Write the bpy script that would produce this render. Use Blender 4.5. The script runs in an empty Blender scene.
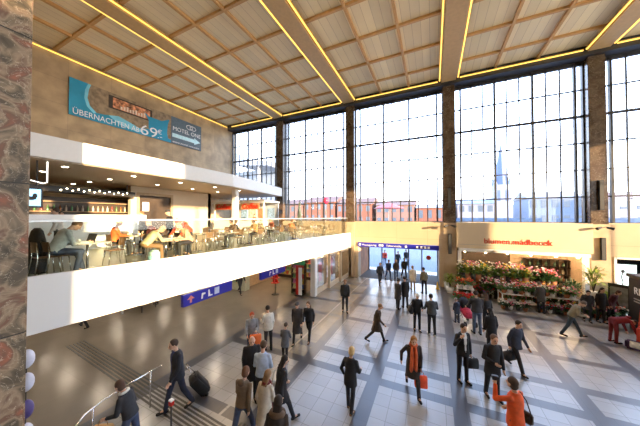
import bpy, bmesh, math, random
from mathutils import Vector, Matrix, Euler
R = math.radians
rnd = random.Random(7)
S = bpy.context.scene
COL = S.collection

# ------------------------------------------------------------------ camera, sky, sun, exposure
cam = bpy.data.cameras.new('camera'); cam_o = bpy.data.objects.new('camera', cam); COL.objects.link(cam_o)
cam.sensor_width = 36; cam.lens = 238.5 / 640 * 36; cam.clip_start = .05; cam.clip_end = 600
EYE = 5.1; YAW = math.atan(113 / 238.5); PITCH = math.atan(4 / 238.5)
cam_o.location = (0, 0, EYE); cam_o.rotation_euler = (R(90) + PITCH, 0, YAW)
S.camera = cam_o

W = bpy.data.worlds.new('sky'); S.world = W; W.use_nodes = True
nt = W.node_tree; bg = nt.nodes['Background']
tc = nt.nodes.new('ShaderNodeTexCoord'); sx = nt.nodes.new('ShaderNodeSeparateXYZ'); cr = nt.nodes.new('ShaderNodeValToRGB')
nt.links.new(tc.outputs['Generated'], sx.inputs[0]); nt.links.new(sx.outputs[2], cr.inputs[0]); nt.links.new(cr.outputs[0], bg.inputs[0])
cr.color_ramp.elements[0].position = .0; cr.color_ramp.elements[0].color = (1, .95, .88, 1)
cr.color_ramp.elements[1].position = .6; cr.color_ramp.elements[1].color = (.42, .62, 1, 1)
e = cr.color_ramp.elements.new(.12); e.color = (.79, .89, 1, 1)
bg.inputs[1].default_value = 6.2

sun = bpy.data.lights.new('sun', 'SUN'); sun_o = bpy.data.objects.new('sun', sun); COL.objects.link(sun_o)
sun.energy = 14; sun.angle = R(.6); sun.color = (1, .72, .42)
SUN_DIR = Vector((-.92, .37, -.12)).normalized()
sun_o.rotation_euler = SUN_DIR.to_track_quat('-Z', 'Y').to_euler()

vs = S.view_settings
vs.view_transform = 'Standard'; vs.look = 'None'; vs.gamma = 1; vs.use_curve_mapping = False; vs.exposure = 0.6
S.cycles.max_bounces = 9; S.cycles.diffuse_bounces = 7; S.cycles.glossy_bounces = 3; S.cycles.transparent_max_bounces = 16
S.cycles.sample_clamp_indirect = 6; S.cycles.use_denoising = True

# ------------------------------------------------------------------ materials
MATS = {}
def mat(name, col, rough=.6, metal=0, var=.12, scale=6, bump=0, emit=None, estr=0, spec=.5):
    if name in MATS: return MATS[name]
    m = bpy.data.materials.new(name); m.use_nodes = True; MATS[name] = m
    n = m.node_tree.nodes; l = m.node_tree.links; b = n['Principled BSDF']
    t = n.new('ShaderNodeTexCoord'); no = n.new('ShaderNodeTexNoise'); no.inputs['Scale'].default_value = scale; no.inputs['Detail'].default_value = 4
    l.new(t.outputs['Object'], no.inputs['Vector'])
    r = n.new('ShaderNodeValToRGB'); l.new(no.outputs[0], r.inputs[0])
    c = col[:3]
    r.color_ramp.elements[0].position = .3; r.color_ramp.elements[1].position = .7
    r.color_ramp.elements[0].color = tuple(x * (1 - var) for x in c) + (1,)
    r.color_ramp.elements[1].color = tuple(min(1, x * (1 + var)) for x in c) + (1,)
    l.new(r.outputs[0], b.inputs['Base Color'])
    b.inputs['Roughness'].default_value = rough; b.inputs['Metallic'].default_value = metal
    b.inputs['Specular IOR Level'].default_value = spec
    if bump:
        bp = n.new('ShaderNodeBump'); bp.inputs['Strength'].default_value = bump; l.new(no.outputs[0], bp.inputs['Height']); l.new(bp.outputs[0], b.inputs['Normal'])
    if emit:
        b.inputs['Emission Color'].default_value = tuple(emit) + (1,); b.inputs['Emission Strength'].default_value = estr
    return m

def math_node(n, l, op, a, b=None):
    x = n.new('ShaderNodeMath'); x.operation = op
    for i, v in enumerate((a, b)):
        if v is None: continue
        if isinstance(v, (int, float)): x.inputs[i].default_value = v
        else: l.new(v, x.inputs[i])
    return x.outputs[0]

def grid_mat(name, col, line, sx_, sy_, w, rough, axes=(0, 1), var=.06, vscale=1.5, cellvar=.08, spec=.5, off=(0, 0)):
    """base colour with a thin line grid (tile joints / slab joints) in object space"""
    m = bpy.data.materials.new(name); m.use_nodes = True; MATS[name] = m
    n = m.node_tree.nodes; l = m.node_tree.links; b = n['Principled BSDF']
    t = n.new('ShaderNodeTexCoord'); s = n.new('ShaderNodeSeparateXYZ'); l.new(t.outputs['Object'], s.inputs[0])
    mask = None; cells = []
    for ax, sp, o in ((axes[0], sx_, off[0]), (axes[1], sy_, off[1])):
        if not sp: continue
        v = math_node(n, l, 'DIVIDE', math_node(n, l, 'ADD', s.outputs[ax], 1000 * sp + o), sp)
        fr = math_node(n, l, 'FRACT', v); cells.append(math_node(n, l, 'FLOOR', v))
        k = math_node(n, l, 'LESS_THAN', fr, w / sp)
        mask = k if mask is None else math_node(n, l, 'MAXIMUM', mask, k)
    cb = n.new('ShaderNodeCombineXYZ')
    for i, c in enumerate(cells): l.new(c, cb.inputs[i])
    wn = n.new('ShaderNodeTexWhiteNoise'); l.new(cb.outputs[0], wn.inputs[0])
    no = n.new('ShaderNodeTexNoise'); no.inputs['Scale'].default_value = vscale; no.inputs['Detail'].default_value = 5; l.new(t.outputs['Object'], no.inputs['Vector'])
    f = math_node(n, l, 'ADD', math_node(n, l, 'MULTIPLY', math_node(n, l, 'SUBTRACT', wn.outputs[0], .5), 2 * cellvar), math_node(n, l, 'MULTIPLY', math_node(n, l, 'SUBTRACT', no.outputs[0], .5), 4 * var))
    f = math_node(n, l, 'ADD', f, 1)
    mx = n.new('ShaderNodeMix'); mx.data_type = 'RGBA'; l.new(mask, mx.inputs[0]); mx.inputs[6].default_value = (*col, 1); mx.inputs[7].default_value = (*line, 1)
    sc = n.new('ShaderNodeVectorMath'); sc.operation = 'SCALE'; l.new(mx.outputs[2], sc.inputs[0]); l.new(f, sc.inputs[3])
    l.new(sc.outputs[0], b.inputs['Base Color']); b.inputs['Roughness'].default_value = rough; b.inputs['Specular IOR Level'].default_value = spec
    return m

def marble(name, stops, scale, vein, rough=.25):
    m = bpy.data.materials.new(name); m.use_nodes = True; MATS[name] = m
    n = m.node_tree.nodes; l = m.node_tree.links; b = n['Principled BSDF']
    t = n.new('ShaderNodeTexCoord'); s = n.new('ShaderNodeSeparateXYZ'); l.new(t.outputs['Object'], s.inputs[0])
    # slabs 1.35 m high, each with its own offset in the pattern
    fl = math_node(n, l, 'FLOOR', math_node(n, l, 'DIVIDE', s.outputs[2], 1.35)); fr = math_node(n, l, 'FRACT', math_node(n, l, 'DIVIDE', s.outputs[2], 1.35))
    ad = n.new('ShaderNodeVectorMath'); ad.operation = 'MULTIPLY_ADD'; cb = n.new('ShaderNodeCombineXYZ')
    for i in range(3): l.new(fl, cb.inputs[i])
    l.new(cb.outputs[0], ad.inputs[0]); ad.inputs[1].default_value = (7.3, 3.1, 5.7); l.new(t.outputs['Object'], ad.inputs[2])
    no = n.new('ShaderNodeTexNoise'); no.inputs['Scale'].default_value = scale; no.inputs['Detail'].default_value = 8; no.inputs['Distortion'].default_value = 1.2; l.new(ad.outputs[0], no.inputs['Vector'])
    r = n.new('ShaderNodeValToRGB'); l.new(no.outputs[0], r.inputs[0]); r.color_ramp.elements.remove(r.color_ramp.elements[1])
    for i, (p, c) in enumerate(stops):
        e = r.color_ramp.elements[0] if i == 0 else r.color_ramp.elements.new(p)
        e.position = p; e.color = (*c, 1)
    n2 = n.new('ShaderNodeTexNoise'); n2.inputs['Scale'].default_value = scale * 1.3; n2.inputs['Detail'].default_value = 6; n2.inputs['Distortion'].default_value = 2.5; l.new(ad.outputs[0], n2.inputs['Vector'])
    v = math_node(n, l, 'LESS_THAN', math_node(n, l, 'ABSOLUTE', math_node(n, l, 'SUBTRACT', n2.outputs[0], .5)), .006)
    v = math_node(n, l, 'MULTIPLY', v, .55)
    mx = n.new('ShaderNodeMix'); mx.data_type = 'RGBA'; l.new(v, mx.inputs[0]); l.new(r.outputs[0], mx.inputs[6]); mx.inputs[7].default_value = (*vein, 1)
    j = math_node(n, l, 'LESS_THAN', fr, .008)
    m2 = n.new('ShaderNodeMix'); m2.data_type = 'RGBA'; l.new(j, m2.inputs[0]); l.new(mx.outputs[2], m2.inputs[6]); m2.inputs[7].default_value = (.02, .015, .01, 1)
    l.new(m2.outputs[2], b.inputs['Base Color']); b.inputs['Roughness'].default_value = rough
    return m

def glass(name, tint, gloss=.08, rough=.02):
    m = bpy.data.materials.new(name); m.use_nodes = True; MATS[name] = m
    n = m.node_tree.nodes; l = m.node_tree.links; n.remove(n['Principled BSDF'])
    tr = n.new('ShaderNodeBsdfTransparent'); tr.inputs[0].default_value = (*tint, 1)
    gl = n.new('ShaderNodeBsdfGlossy'); gl.inputs['Roughness'].default_value = rough
    fz = n.new('ShaderNodeLayerWeight'); fz.inputs[0].default_value = .2
    fa = math_node(n, l, 'ADD', math_node(n, l, 'MULTIPLY', fz.outputs['Fresnel'], .5), gloss * .4)
    mx = n.new('ShaderNodeMixShader'); l.new(fa, mx.inputs[0]); l.new(tr.outputs[0], mx.inputs[1]); l.new(gl.outputs[0], mx.inputs[2])
    l.new(mx.outputs[0], n['Material Output'].inputs[0])
    return m

def emis(name, col, st):
    return mat(name, col, .5, emit=col, estr=st, var=0)

M_GLASS = glass('window_glass', (.97, .98, 1)); M_RAILGLASS = glass('rail_glass', (.95, .98, .94), .04)
M_STEEL = mat('dark_steel', (.035, .034, .035), .5); M_CHROME = mat('chrome', (.7, .7, .7), .2, 1, .03)
M_COLUMN = marble('column_stone', [(.25, (.03, .02, .013)), (.45, (.08, .05, .03)), (.6, (.11, .08, .055)), (.75, (.13, .065, .035))], 1.4, (.4, .33, .25))
M_PIER = marble('pier_marble', [(.28, (.04, .03, .018)), (.42, (.11, .08, .045)), (.52, (.3, .21, .13)), (.58, (.15, .08, .045)), (.7, (.3, .1, .05))], 4.2, (.55, .45, .33), .6)
M_SAND = grid_mat('sandstone', (.5, .39, .26), (.33, .25, .17), 2.2, 1.72, .015, .45, (0, 2), .06, .8, .05, off=(.4, 0))
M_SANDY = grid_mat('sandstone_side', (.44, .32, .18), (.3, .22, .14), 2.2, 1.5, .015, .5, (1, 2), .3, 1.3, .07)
M_WHITE = mat('white_paint', (.8, .79, .76), .45, var=.02); M_BEIGE = mat('beige_wall', (.55, .46, .34), .6, var=.05, scale=1)
M_CAFECEIL = mat('cafe_ceiling', (.42, .34, .25), .5, var=.04); M_BLACK = mat('black', (.012, .012, .013), .5); M_DARKBROWN = mat('dark_brown', (.045, .03, .02), .5)
M_RED = mat('red', (.6, .03, .02), .4); M_BLUE = mat('sign_blue', (.02, .02, .36), .4, var=.03); M_PRINTWHITE = mat('print_white', (.9, .9, .9), .5, var=0)
M_WOODL = mat('light_wood', (.42, .27, .14), .5, scale=12); M_GREY = mat('grey', (.3, .3, .3), .5); M_GOLD = mat('gold_trim', (.6, .42, .13), .35, .6, .05)

# ------------------------------------------------------------------ mesh helpers
def obj(name, bm, m, parent=None, smooth=False, kind=None, loc=None):
    me = bpy.data.meshes.new(name)
    if smooth:
        for f in bm.faces: f.smooth = True
    bm.to_mesh(me); bm.free()
    for x in (m if isinstance(m, (list, tuple)) else [m]): me.materials.append(x)
    o = bpy.data.objects.new(name, me); COL.objects.link(o)
    if parent: o.parent = parent
    if kind: o['kind'] = kind
    if loc: o.location = loc
    return o
def struct(name, bm, m, parent=None):
    return obj(name, bm, m, parent, kind='structure' if parent is None else None)
def tag(o, label, cat, group=None, kind=None):
    o['label'] = label; o['category'] = cat
    if group: o['group'] = group
    if kind: o['kind'] = kind
    return o
def thing(name, label, cat, loc=(0, 0, 0), rz=0, group=None):
    o = bpy.data.objects.new(name, None); COL.objects.link(o); o.location = loc; o.rotation_euler = (0, 0, rz); o.empty_display_size = .2
    return tag(o, label, cat, group)
def copy_tree(o, parent=None):
    c = o.copy(); COL.objects.link(c); c.parent = parent
    for ch in list(o.children): copy_tree(ch, c)
    return c
def BM(): return bmesh.new()
def box(bm, x0, x1, y0, y1, z0, z1, mi=0, mtx=None):
    vs_ = [bm.verts.new((x, y, z)) for z in (z0, z1) for y in (y0, y1) for x in (x0, x1)]
    if mtx: 
        for v in vs_: v.co = mtx @ v.co
    for a in ((0, 2, 3, 1), (4, 5, 7, 6), (0, 1, 5, 4), (2, 6, 7, 3), (0, 4, 6, 2), (1, 3, 7, 5)):
        f = bm.faces.new([vs_[i] for i in a]); f.material_index = mi
    return bm
def bx(*a, **k): return box(BM(), *a, **k)
def rbox(x0, x1, y0, y1, z0, z1, r=.01, seg=2):
    bm = bx(x0, x1, y0, y1, z0, z1); bmesh.ops.bevel(bm, geom=bm.edges[:], offset=r, segments=seg, affect='EDGES'); return bm
def frame_of(d):
    d = d.normalized(); a = Vector((0, 0, 1)) if abs(d.z) < .9 else Vector((0, 1, 0))
    x = a.cross(d).normalized(); return x, d.cross(x)
def loft(bm, rings, cap=True, mi=0):
    """rings: lists of points of equal length"""
    rs = [[bm.verts.new(p) for p in r] for r in rings]
    n = len(rs[0])
    for a, b in zip(rs, rs[1:]):
        for i in range(n):
            f = bm.faces.new((a[i], a[(i + 1) % n], b[(i + 1) % n], b[i])); f.material_index = mi
    if cap:
        for r in (rs[0][::-1], rs[-1]):
            f = bm.faces.new(r); f.material_index = mi
    return bm
def circ(c, x, y, rx, ry, n=12):
    return [c + x * (rx * math.cos(2 * math.pi * i / n)) + y * (ry * math.sin(2 * math.pi * i / n)) for i in range(n)]
def tube(bm, pts, rad, n=8, mi=0):
    pts = [Vector(p) for p in pts]; rr = rad if isinstance(rad, (list, tuple)) else [rad] * len(pts)
    rings = []; px = None
    for i, p in enumerate(pts):
        d = (pts[min(i + 1, len(pts) - 1)] - pts[max(i - 1, 0)]).normalized()
        if px is None: x, y = frame_of(d)
        else:
            x = (px - d * px.dot(d)).normalized(); y = d.cross(x)
        px = x; rings.append(circ(p, x, y, rr[i], rr[i], n))
    return loft(bm, rings, mi=mi)
def capsule(bm, p0, p1, r0, r1, n=10):
    p0 = Vector(p0); p1 = Vector(p1); d = (p1 - p0)
    if d.length < 1e-5: d = Vector((0, 0, 1e-4))
    d.normalize(); x, y = frame_of(d); rings = []
    for a in (80, 50, 20): rings.append(circ(p0 - d * r0 * math.sin(R(a)), x, y, r0 * math.cos(R(a)), r0 * math.cos(R(a)), n))
    for a in (20, 50, 80): rings.append(circ(p1 + d * r1 * math.sin(R(a)), x, y, r1 * math.cos(R(a)), r1 * math.cos(R(a)), n))
    return loft(bm, rings)
def ell(bm, c, rx, ry, rz, mtx=None, u=14, v=9, mi=0):
    m = Matrix.Translation(Vector(c)) @ (mtx.to_4x4() if mtx else Matrix()) @ Matrix.Diagonal((rx, ry, rz, 1))
    r = bmesh.ops.create_uvsphere(bm, u_segments=u, v_segments=v, radius=1, matrix=m)
    for vv in r['verts']:
        for f in vv.link_faces: f.material_index = mi
    return bm
def lathe(bm, prof, c=(0, 0, 0), n=16, mi=0):
    c = Vector(c)
    return loft(bm, [circ(c + Vector((0, 0, z)), Vector((1, 0, 0)), Vector((0, 1, 0)), r, r, n) for r, z in prof], mi=mi)
def text_mesh(name, body, size, m, parent, mtx, depth=.01, shear=0, width=None, bold=0):
    cu = bpy.data.curves.new(name, 'FONT'); cu.body = body; cu.size = size; cu.extrude = depth; cu.shear = shear; cu.align_x = 'LEFT'; cu.offset = bold; cu.resolution_u = 3
    t = bpy.data.objects.new(name + '_curve', cu); COL.objects.link(t)
    dg = bpy.context.evaluated_depsgraph_get(); me = bpy.data.meshes.new_from_object(t.evaluated_get(dg)); bpy.data.objects.remove(t)
    if width:
        w = max(v.co.x for v in me.vertices) - min(v.co.x for v in me.vertices); k = width / w
        for v in me.vertices: v.co.x *= k
    me.transform(mtx); me.materials.clear(); me.materials.append(m)
    o = bpy.data.objects.new(name, me); COL.objects.link(o); o.parent = parent
    return o
def face_matrix(origin, right, up):
    """local x -> right, y -> up, z -> right x up"""
    r = Vector(right).normalized(); u = Vector(up).normalized(); n = r.cross(u)
    return Matrix.Translation(Vector(origin)) @ Matrix((r, u, n)).transposed().to_4x4()

# ------------------------------------------------------------------ key dimensions
YW = 19.6            # front plane of the columns of the window wall
YG = 20.15           # glazing plane
CX = [-13.75, -6.45, 1.08, 8.8, 16.4]
XL = -20.5; XR = 24; YB = -14; CEIL = 15.1; SILL = 4.68; MZ = 3.76; MB = 2.47
def ex(y): return -8.31 + .099 * y         # plan line of the mezzanine edge
def exn(d, y): return ex(y) + d

# ================================================================== THE SETTING
# floor: fields and stripes as separate material zones of one slab
def build_floor():
    tiles = grid_mat('floor_tiles', (.36, .355, .345), (.22, .21, .2), .46, .46, .012, .24, (0, 1), .05, .9, .06, off=(.2, .3))
    stripe = grid_mat('floor_stripe', (.085, .083, .09), (.06, .06, .06), .37, .74, .008, .28, (0, 1), .05, 2, .08)
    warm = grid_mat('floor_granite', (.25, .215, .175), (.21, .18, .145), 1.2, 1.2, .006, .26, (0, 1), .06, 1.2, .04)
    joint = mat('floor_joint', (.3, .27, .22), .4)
    xs_str = [-7.65, -4.13, -1.7, .63, 3.75, 5.95, 8.2, 10.6, 13]; w = .19
    ys_str = [2.6, 4.7, 7.55, 8.55, 9.72, 11.6, 13.6, 15.6, 17.6]
    xs = sorted({XL - 1, -9.6, XR + 1, -5.06, -4.98} | {round(x + s * w, 3) for x in xs_str for s in (-1, 1)})
    ys = sorted({YB - 1, 0., 24.45} | {round(y + s * .17, 3) for y in ys_str for s in (-1, 1)})
    bm = BM(); V = {}
    def v(x, y):
        if (x, y) not in V: V[(x, y)] = bm.verts.new((x, y, 0))
        return V[(x, y)]
    for a, b in zip(xs, xs[1:]):
        for c, d in zip(ys, ys[1:]):
            f = bm.faces.new((v(a, c), v(b, c), v(b, d), v(a, d))); mx = (a + b) / 2; my = (c + d) / 2
            sx_ = any(abs(mx - x) < w for x in xs_str); sy = any(abs(my - y) < .17 for y in ys_str)
            if abs(my - 9.72) < .17 and mx < .6: sy = False
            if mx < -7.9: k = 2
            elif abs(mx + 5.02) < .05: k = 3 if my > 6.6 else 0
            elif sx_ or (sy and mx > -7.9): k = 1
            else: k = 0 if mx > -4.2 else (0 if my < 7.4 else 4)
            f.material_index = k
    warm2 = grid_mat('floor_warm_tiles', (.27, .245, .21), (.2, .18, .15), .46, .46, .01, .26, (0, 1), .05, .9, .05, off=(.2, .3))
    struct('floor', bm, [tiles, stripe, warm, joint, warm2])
    g = BM()
    n = 6
    for i in range(n):      # tactile guide strips run in the floor
        o = i * .1
        box(g, -13.1, -4.4, 4.05 + o, 4.1 + o, 0, .006, mtx=None)
    for v_ in g.verts:      # they run slightly askew to the tile grid
        v_.co.y += -.055 * (v_.co.x + 9) 
    for i in range(n):
        box(g, -4.35 + i * .1, -4.3 + i * .1, 1.5, 4.6, 0, .006)
    t = obj('tactile_strip', g, mat('tactile', (.05, .045, .04), .4)); tag(t, 'dark ribbed tactile guiding strips set in the brown floor', 'floor strip')
build_floor()

# ceiling: panels, battens, beams, light strips
def build_ceiling():
    panel = grid_mat('ceiling_panel', (.82, .68, .42), (.55, .42, .24), .43, 0, .02, .6, (0, 1), .05, .6, .08, off=(.1, 0))
    batten = mat('ceiling_batten', (.6, .34, .12), .55, var=.08); beam = mat('ceiling_beam', (.55, .36, .16), .5, var=.06)
    struct('ceiling', bx(XL - .5, XR + .5, YB - .5, YG + .6, CEIL + .12, CEIL + .4), panel)
    struct('ceiling_upper_edge', bx(XL - .5, XR, YW - .25, YG + .3, CEIL - .42, CEIL + .12), M_STEEL)['kind'] = 'structure'
    bays = [(XL, CX[0])] + list(zip(CX, CX[1:])) + [(CX[-1], XR)]
    k = 0
    for x0, x1 in bays:
        for j in (1, 2):
            a = x0 + .55; b = x1 - .55
            x = a + (b - a) * j / 3; k += 1
            struct('ceiling_batten_%d' % k, bx(x - .07, x + .07, YB, YW - .2, CEIL - .03, CEIL + .12), batten)
    y = 17.62; 
    while y > YB:
        k += 1
        struct('ceiling_batten_%d' % k, bx(XL, XR, y - .07, y + .07, CEIL - .012, CEIL + .12), batten); y -= 2.33
    for i, x in enumerate(CX):
        struct('ceiling_beam_%d' % (i + 1), bx(x - .47, x + .47, YB, YW - .1, CEIL - .22, CEIL + .12), beam)
    lamp = emis('strip_lamp', (1, .64, .13), 1.2)
    def strip(x0, x1, y0, y1, lab):
        t = thing('strip_light', lab, 'light', (x0, y0, CEIL - .2), 0, 'long strip lights under the ceiling')
        dx = x1 - x0; dy = y1 - y0
        obj('housing', bx(0, dx, 0, dy, .06, .1), M_GOLD, t)
        if dy > dx: obj('lamp_tube', bx(dx * .3, dx * .7, 0, dy, .02, .06), lamp, t)
        else: obj('lamp_tube', bx(0, dx, dy * .3, dy * .7, .02, .06), lamp, t)
    nm = ['first', 'second', 'third', 'fourth', 'fifth']
    for i, x in enumerate(CX):
        strip(x - .66, x - .5, YB + .1, YW - .4, 'yellow strip light along left edge of the %s ceiling beam from the left' % nm[i])
        strip(x + .5, x + .66, YB + .1, YW - .4, 'yellow strip light along right edge of the %s ceiling beam from the left' % nm[i])
    for i, (x0, x1) in enumerate(bays):
        strip(x0 + .7, x1 - .7, YW - .42, YW - .27, 'yellow strip light above the %s tall window from the left' % (nm + ['last'])[i])
    strip(XL + .02, XL + .17, YB + .1, YW - .4, 'yellow strip light along the top of the long left wall')
build_ceiling()

# window wall: columns, glazing bars, panes
def build_windows():
    for i, x in enumerate(CX):
        struct('wall_front_pier_%d' % (i + 1), rbox(x - .38, x + .38, YW, YG + .4, 0, CEIL - .3, .02), M_COLUMN)
    bays = [(XL, CX[0] - .36)] + [(a + .36, b - .36) for a, b in zip(CX, CX[1:])] + [(CX[-1] + .36, XR)]
    top = CEIL - .5; dz = (top - SILL) / 6
    for i, (x0, x1) in enumerate(bays):
        f = BM()
        box(f, x0, x1, YG - .08, YG + .1, SILL, SILL + .1); box(f, x0, x1, YG - .08, YG + .1, top - .12, top + .1)
        a = x0 + .42; b = x1 - .42; pw = (b - a) / 9
        for j in range(10):
            x = a + pw * j; h = j % 3 == 0
            wd = .055 if h else .034; dp = .14 if h else .05
            box(f, x - wd, x + wd, YG - dp, YG + dp * .6, SILL, top)
        for x in (x0 + .04, x1 - .04): box(f, x - .04, x + .04, YG - .12, YG + .08, SILL, top)
        for j in range(1, 6):
            z = SILL + dz * j; h = j == 4
            wd = .06 if h else .04; dp = .12 if h else .045
            if j == 2: wd = .03
            box(f, x0, x1, YG - dp, YG + dp * .6, z - wd, z + wd)
        w = struct('window_%d' % (i + 1), f, M_STEEL)
        obj('pane', bx(x0, x1, YG - .006, YG + .006, SILL + .1, top - .1), M_GLASS, w)
    # portals only guide the sampling of the sky light through the glazing
build_windows()

# solid wall under the windows, with the openings of entrance, flower shop and passage
def wall_bits():
    b = BM()
    box(b, XL - .5, CX[1] - .36, YW + .1, YG + .3, 0, SILL)             # behind the mezzanine
    box(b, CX[1] + .36, CX[2] - .36, YW + .02, YG + .3, 3.0, SILL)      # above the entrance
    box(b, CX[1] + .36, CX[1] + .72, YW + .02, YG + .3, 0, 3.0)
    box(b, CX[2] - .7, CX[2] - .36, YW + .02, YG + .3, 0, 3.0)
    box(b, CX[2] + .36, CX[3] - .36, YW + .1, YG + .3, 2.98, SILL)
    box(b, CX[3] + .36, XR, YW + .05, YG + .3, 2.78, SILL)
    box(b, CX[3] + .36, CX[3] + .62, YW + .05, YG + .3, 0, 2.78)
    box(b, 13.5, XR, YW + .05, YG + .3, 0, 2.78)
    struct('wall_front', b, M_SAND)
    b = BM(); box(b, XL - .6, XR, YG - .28, YG + .35, SILL, SILL + .06); struct('trim_1', b, M_SAND)
    # stone cladding of the columns below sill height
    for i, x in enumerate(CX[1:4]):
        struct('trim_%d' % (i + 2), rbox(x - .42, x + .42, YW - .06, YW + .1, 0, SILL, .015), mat('pier_sand', (.46, .35, .23), .45, var=.12, scale=2))
    # left wall
    b = BM(); box(b, XL - .4, XL, YB, YG + .3, 0, CEIL + .12); struct('wall_left', b, M_SANDY)
    # unseen right wall, openings stepped to shape where the low sun falls
    b = BM(); T = CEIL + .12
    def w(y0, y1, z0, z1): box(b, XR, XR + .4, y0, y1, z0, z1)
    w(YB, YG + .3, 0, 3.3); w(YB, 10.9, 3.3, 4.7); w(YB, YG + .3, 13.3, T); w(YB, -12.6, 4.7, 13.3); w(-12.6, -10.2, 4.7, 10.6)      # solid parts that block the sun around the shaped openings
    w(-10.2, 7.3, 4.7, 6.55); w(7.3, 10.2, 4.7, 6.1); w(10.2, 10.9, 3.3, 11.3); w(-6.2, YG + .3, 11.3, 13.3)
    struct('wall_right', b, M_SANDY)
    b = BM(); box(b, XL, XR, YB - .4, YB, 0, CEIL + .12); struct('wall_back', b, M_SANDY)
    f = BM()
    y = -10.2
    while y < YG: box(f, XR + .15, XR + .3, y - .05, y + .05, 4.7, 11.3); y += 3.4
    box(f, XR + .15, XR + .3, -10.2, YG, 9, 9.08)
    struct('window_9', f, M_STEEL)
    # marble pier beside the camera
    struct('wall_left_pier', rbox(-4.3, -3.36, -.3, .84, 0, CEIL - .1, .015), M_PIER)
wall_bits()

# ================================================================== MEZZANINE, CAFE SHELL
def build_mezz():
    def strip_solid(bm, d0, d1, z0, z1, y0, y1, n=1):
        a, b = exn(d0, y0), exn(d1, y0); c, d = exn(d0, y1), exn(d1, y1)
        v = [bm.verts.new(p) for p in ((a, y0, z0), (b, y0, z0), (d, y1, z0), (c, y1, z0), (a, y0, z1), (b, y0, z1), (d, y1, z1), (c, y1, z1))]
        for q in ((0, 3, 2, 1), (4, 5, 6, 7), (0, 1, 5, 4), (1, 2, 6, 5), (2, 3, 7, 6), (3, 0, 4, 7)): bm.faces.new([v[i] for i in q])
    yb = -6
    b = BM()       # floor slab of the mezzanine
    v = [(XL, yb), (exn(-.12, yb), yb), (exn(-.12, YW + .08), YW + .08), (XL, YW + .08)]
    lo = [bm_v for bm_v in [b.verts.new((x, y, MB + .02)) for x, y in v]]; hi = [b.verts.new((x, y, MZ - .12)) for x, y in v]
    b.faces.new(lo[::-1]); b.faces.new(hi)
    for i in range(4): b.faces.new((lo[i], lo[(i + 1) % 4], hi[(i + 1) % 4], hi[i]))
    struct('floor_mezzanine', b, grid_mat('mezz_floor', (.26, .25, .18), (.2, .19, .14), .6, .6, .008, .3, (0, 1), .05, 1, .05))
    b = BM(); strip_solid(b, -.12, 0, MB, MZ, yb, YW + .08); struct('wall_mezzanine_front', b, grid_mat('band_white', (.8, .79, .76), (.62, .6, .57), 1.6, 0, .006, .4, (1, 2), .01, 1, .01))
    # glass balustrade with a flat white rail
    t = thing('glass_balustrade', 'clear glass balustrade with pale rail along the mezzanine edge', 'railing', (exn(-.3, 1), 1, MZ))
    def off(bm):
        for v_ in bm.verts: v_.co -= t.location
        return bm
    y = yb + .1
    while y < YW - .3:
        b = BM(); strip_solid(b, -.31, -.29, MZ - .1, 4.98, y, min(y + 1.93, YW - .1)); obj('glass_panel', off(b), M_RAILGLASS, t)
        y += 1.95
    b = BM(); strip_solid(b, -.36, -.24, 4.98, 5.03, yb, YW - .1)
    for v_ in b.verts:
        pass
    obj('handrail', off(b), mat('rail_alu', (.62, .62, .6), .3, .4, .03), t)
    b = BM(); strip_solid(b, -.42, -.2, 5.032, 5.16, yb, 4.4); tag(obj('counter_board', b, M_WHITE), 'white board along the balustrade top beside the marble pier', 'board')
    # cafe roof slab with the white fascia, kinked towards the window column
    pts = [(-12, yb), (-12, 11.8), (-13.42, YW)]
    def poly(z0, z1, inset, m, nm):
        b = BM(); p = [(XL, yb)] + [(x - inset, y) for x, y in pts] + [(XL, YW)]
        lo = [b.verts.new((x, y, z0)) for x, y in p]; hi = [b.verts.new((x, y, z1)) for x, y in p]
        b.faces.new(lo[::-1]); b.faces.new(hi)
        for i in range(len(p)): b.faces.new((lo[i], lo[(i + 1) % len(p)], hi[(i + 1) % len(p)], hi[i]))
        struct(nm, b, m)
    poly(7.14, 7.92, 0, M_WHITE, 'wall_cafe_fascia'); poly(7.1, 7.139, .12, M_CAFECEIL, 'ceiling_cafe')
    # cafe back walls
    struct('wall_cafe_back', box(box(box(BM(), -17.8, -17.5, 11.35, 14.7, MZ, 7.1), -17.8, -17.5, 8.6, 8.95, MZ, 7.1), -17.8, -17.5, 8.95, 11.35, 6.72, 7.1), M_BEIGE)
    struct('wall_cafe_side', box(BM(), XL, -17.5, 14.4, 14.7, MZ, 7.1), M_BEIGE)
    d = struct('door_1', box(box(box(BM(), -17.7, -17.46, 8.95, 9.1, MZ, 6.72), -17.7, -17.46, 11.2, 11.35, MZ, 6.72), -17.7, -17.46, 9.1, 11.2, 6.55, 6.72), mat('door_frame_tan', (.4, .3, .19), .5))
    obj('door_leaf', bx(-17.66, -17.6, 9.1, 11.2, MZ, 6.55), M_DARKBROWN, d)
    n = obj('notice_sheet', bx(-17.6, -17.59, 9.35, 9.75, 5.5, 6.1), M_PRINTWHITE); tag(n, 'white paper notice on the dark cafe door', 'notice')
    # white fascia column and under-mezzanine columns
    struct('wall_cafe_column', rbox(-13.25, -12.9, 12.95, 13.3, MZ - .12, 7.11, .015), M_WHITE)
    struct('wall_hall_column_1', rbox(-7.15, -6.82, 13.65, 14.0, 0, MB + .01, .015), M_WHITE)
    for i, (x, y) in enumerate(((-14.8, 6.95), (-15.4, 9.0))):
        b = BM(); tube(b, [(x, y, 0), (x, y, MB + .03)], .06, 12); struct('wall_slim_post_%d' % (i + 1), b, M_GREY)
build_mezz()
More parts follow.
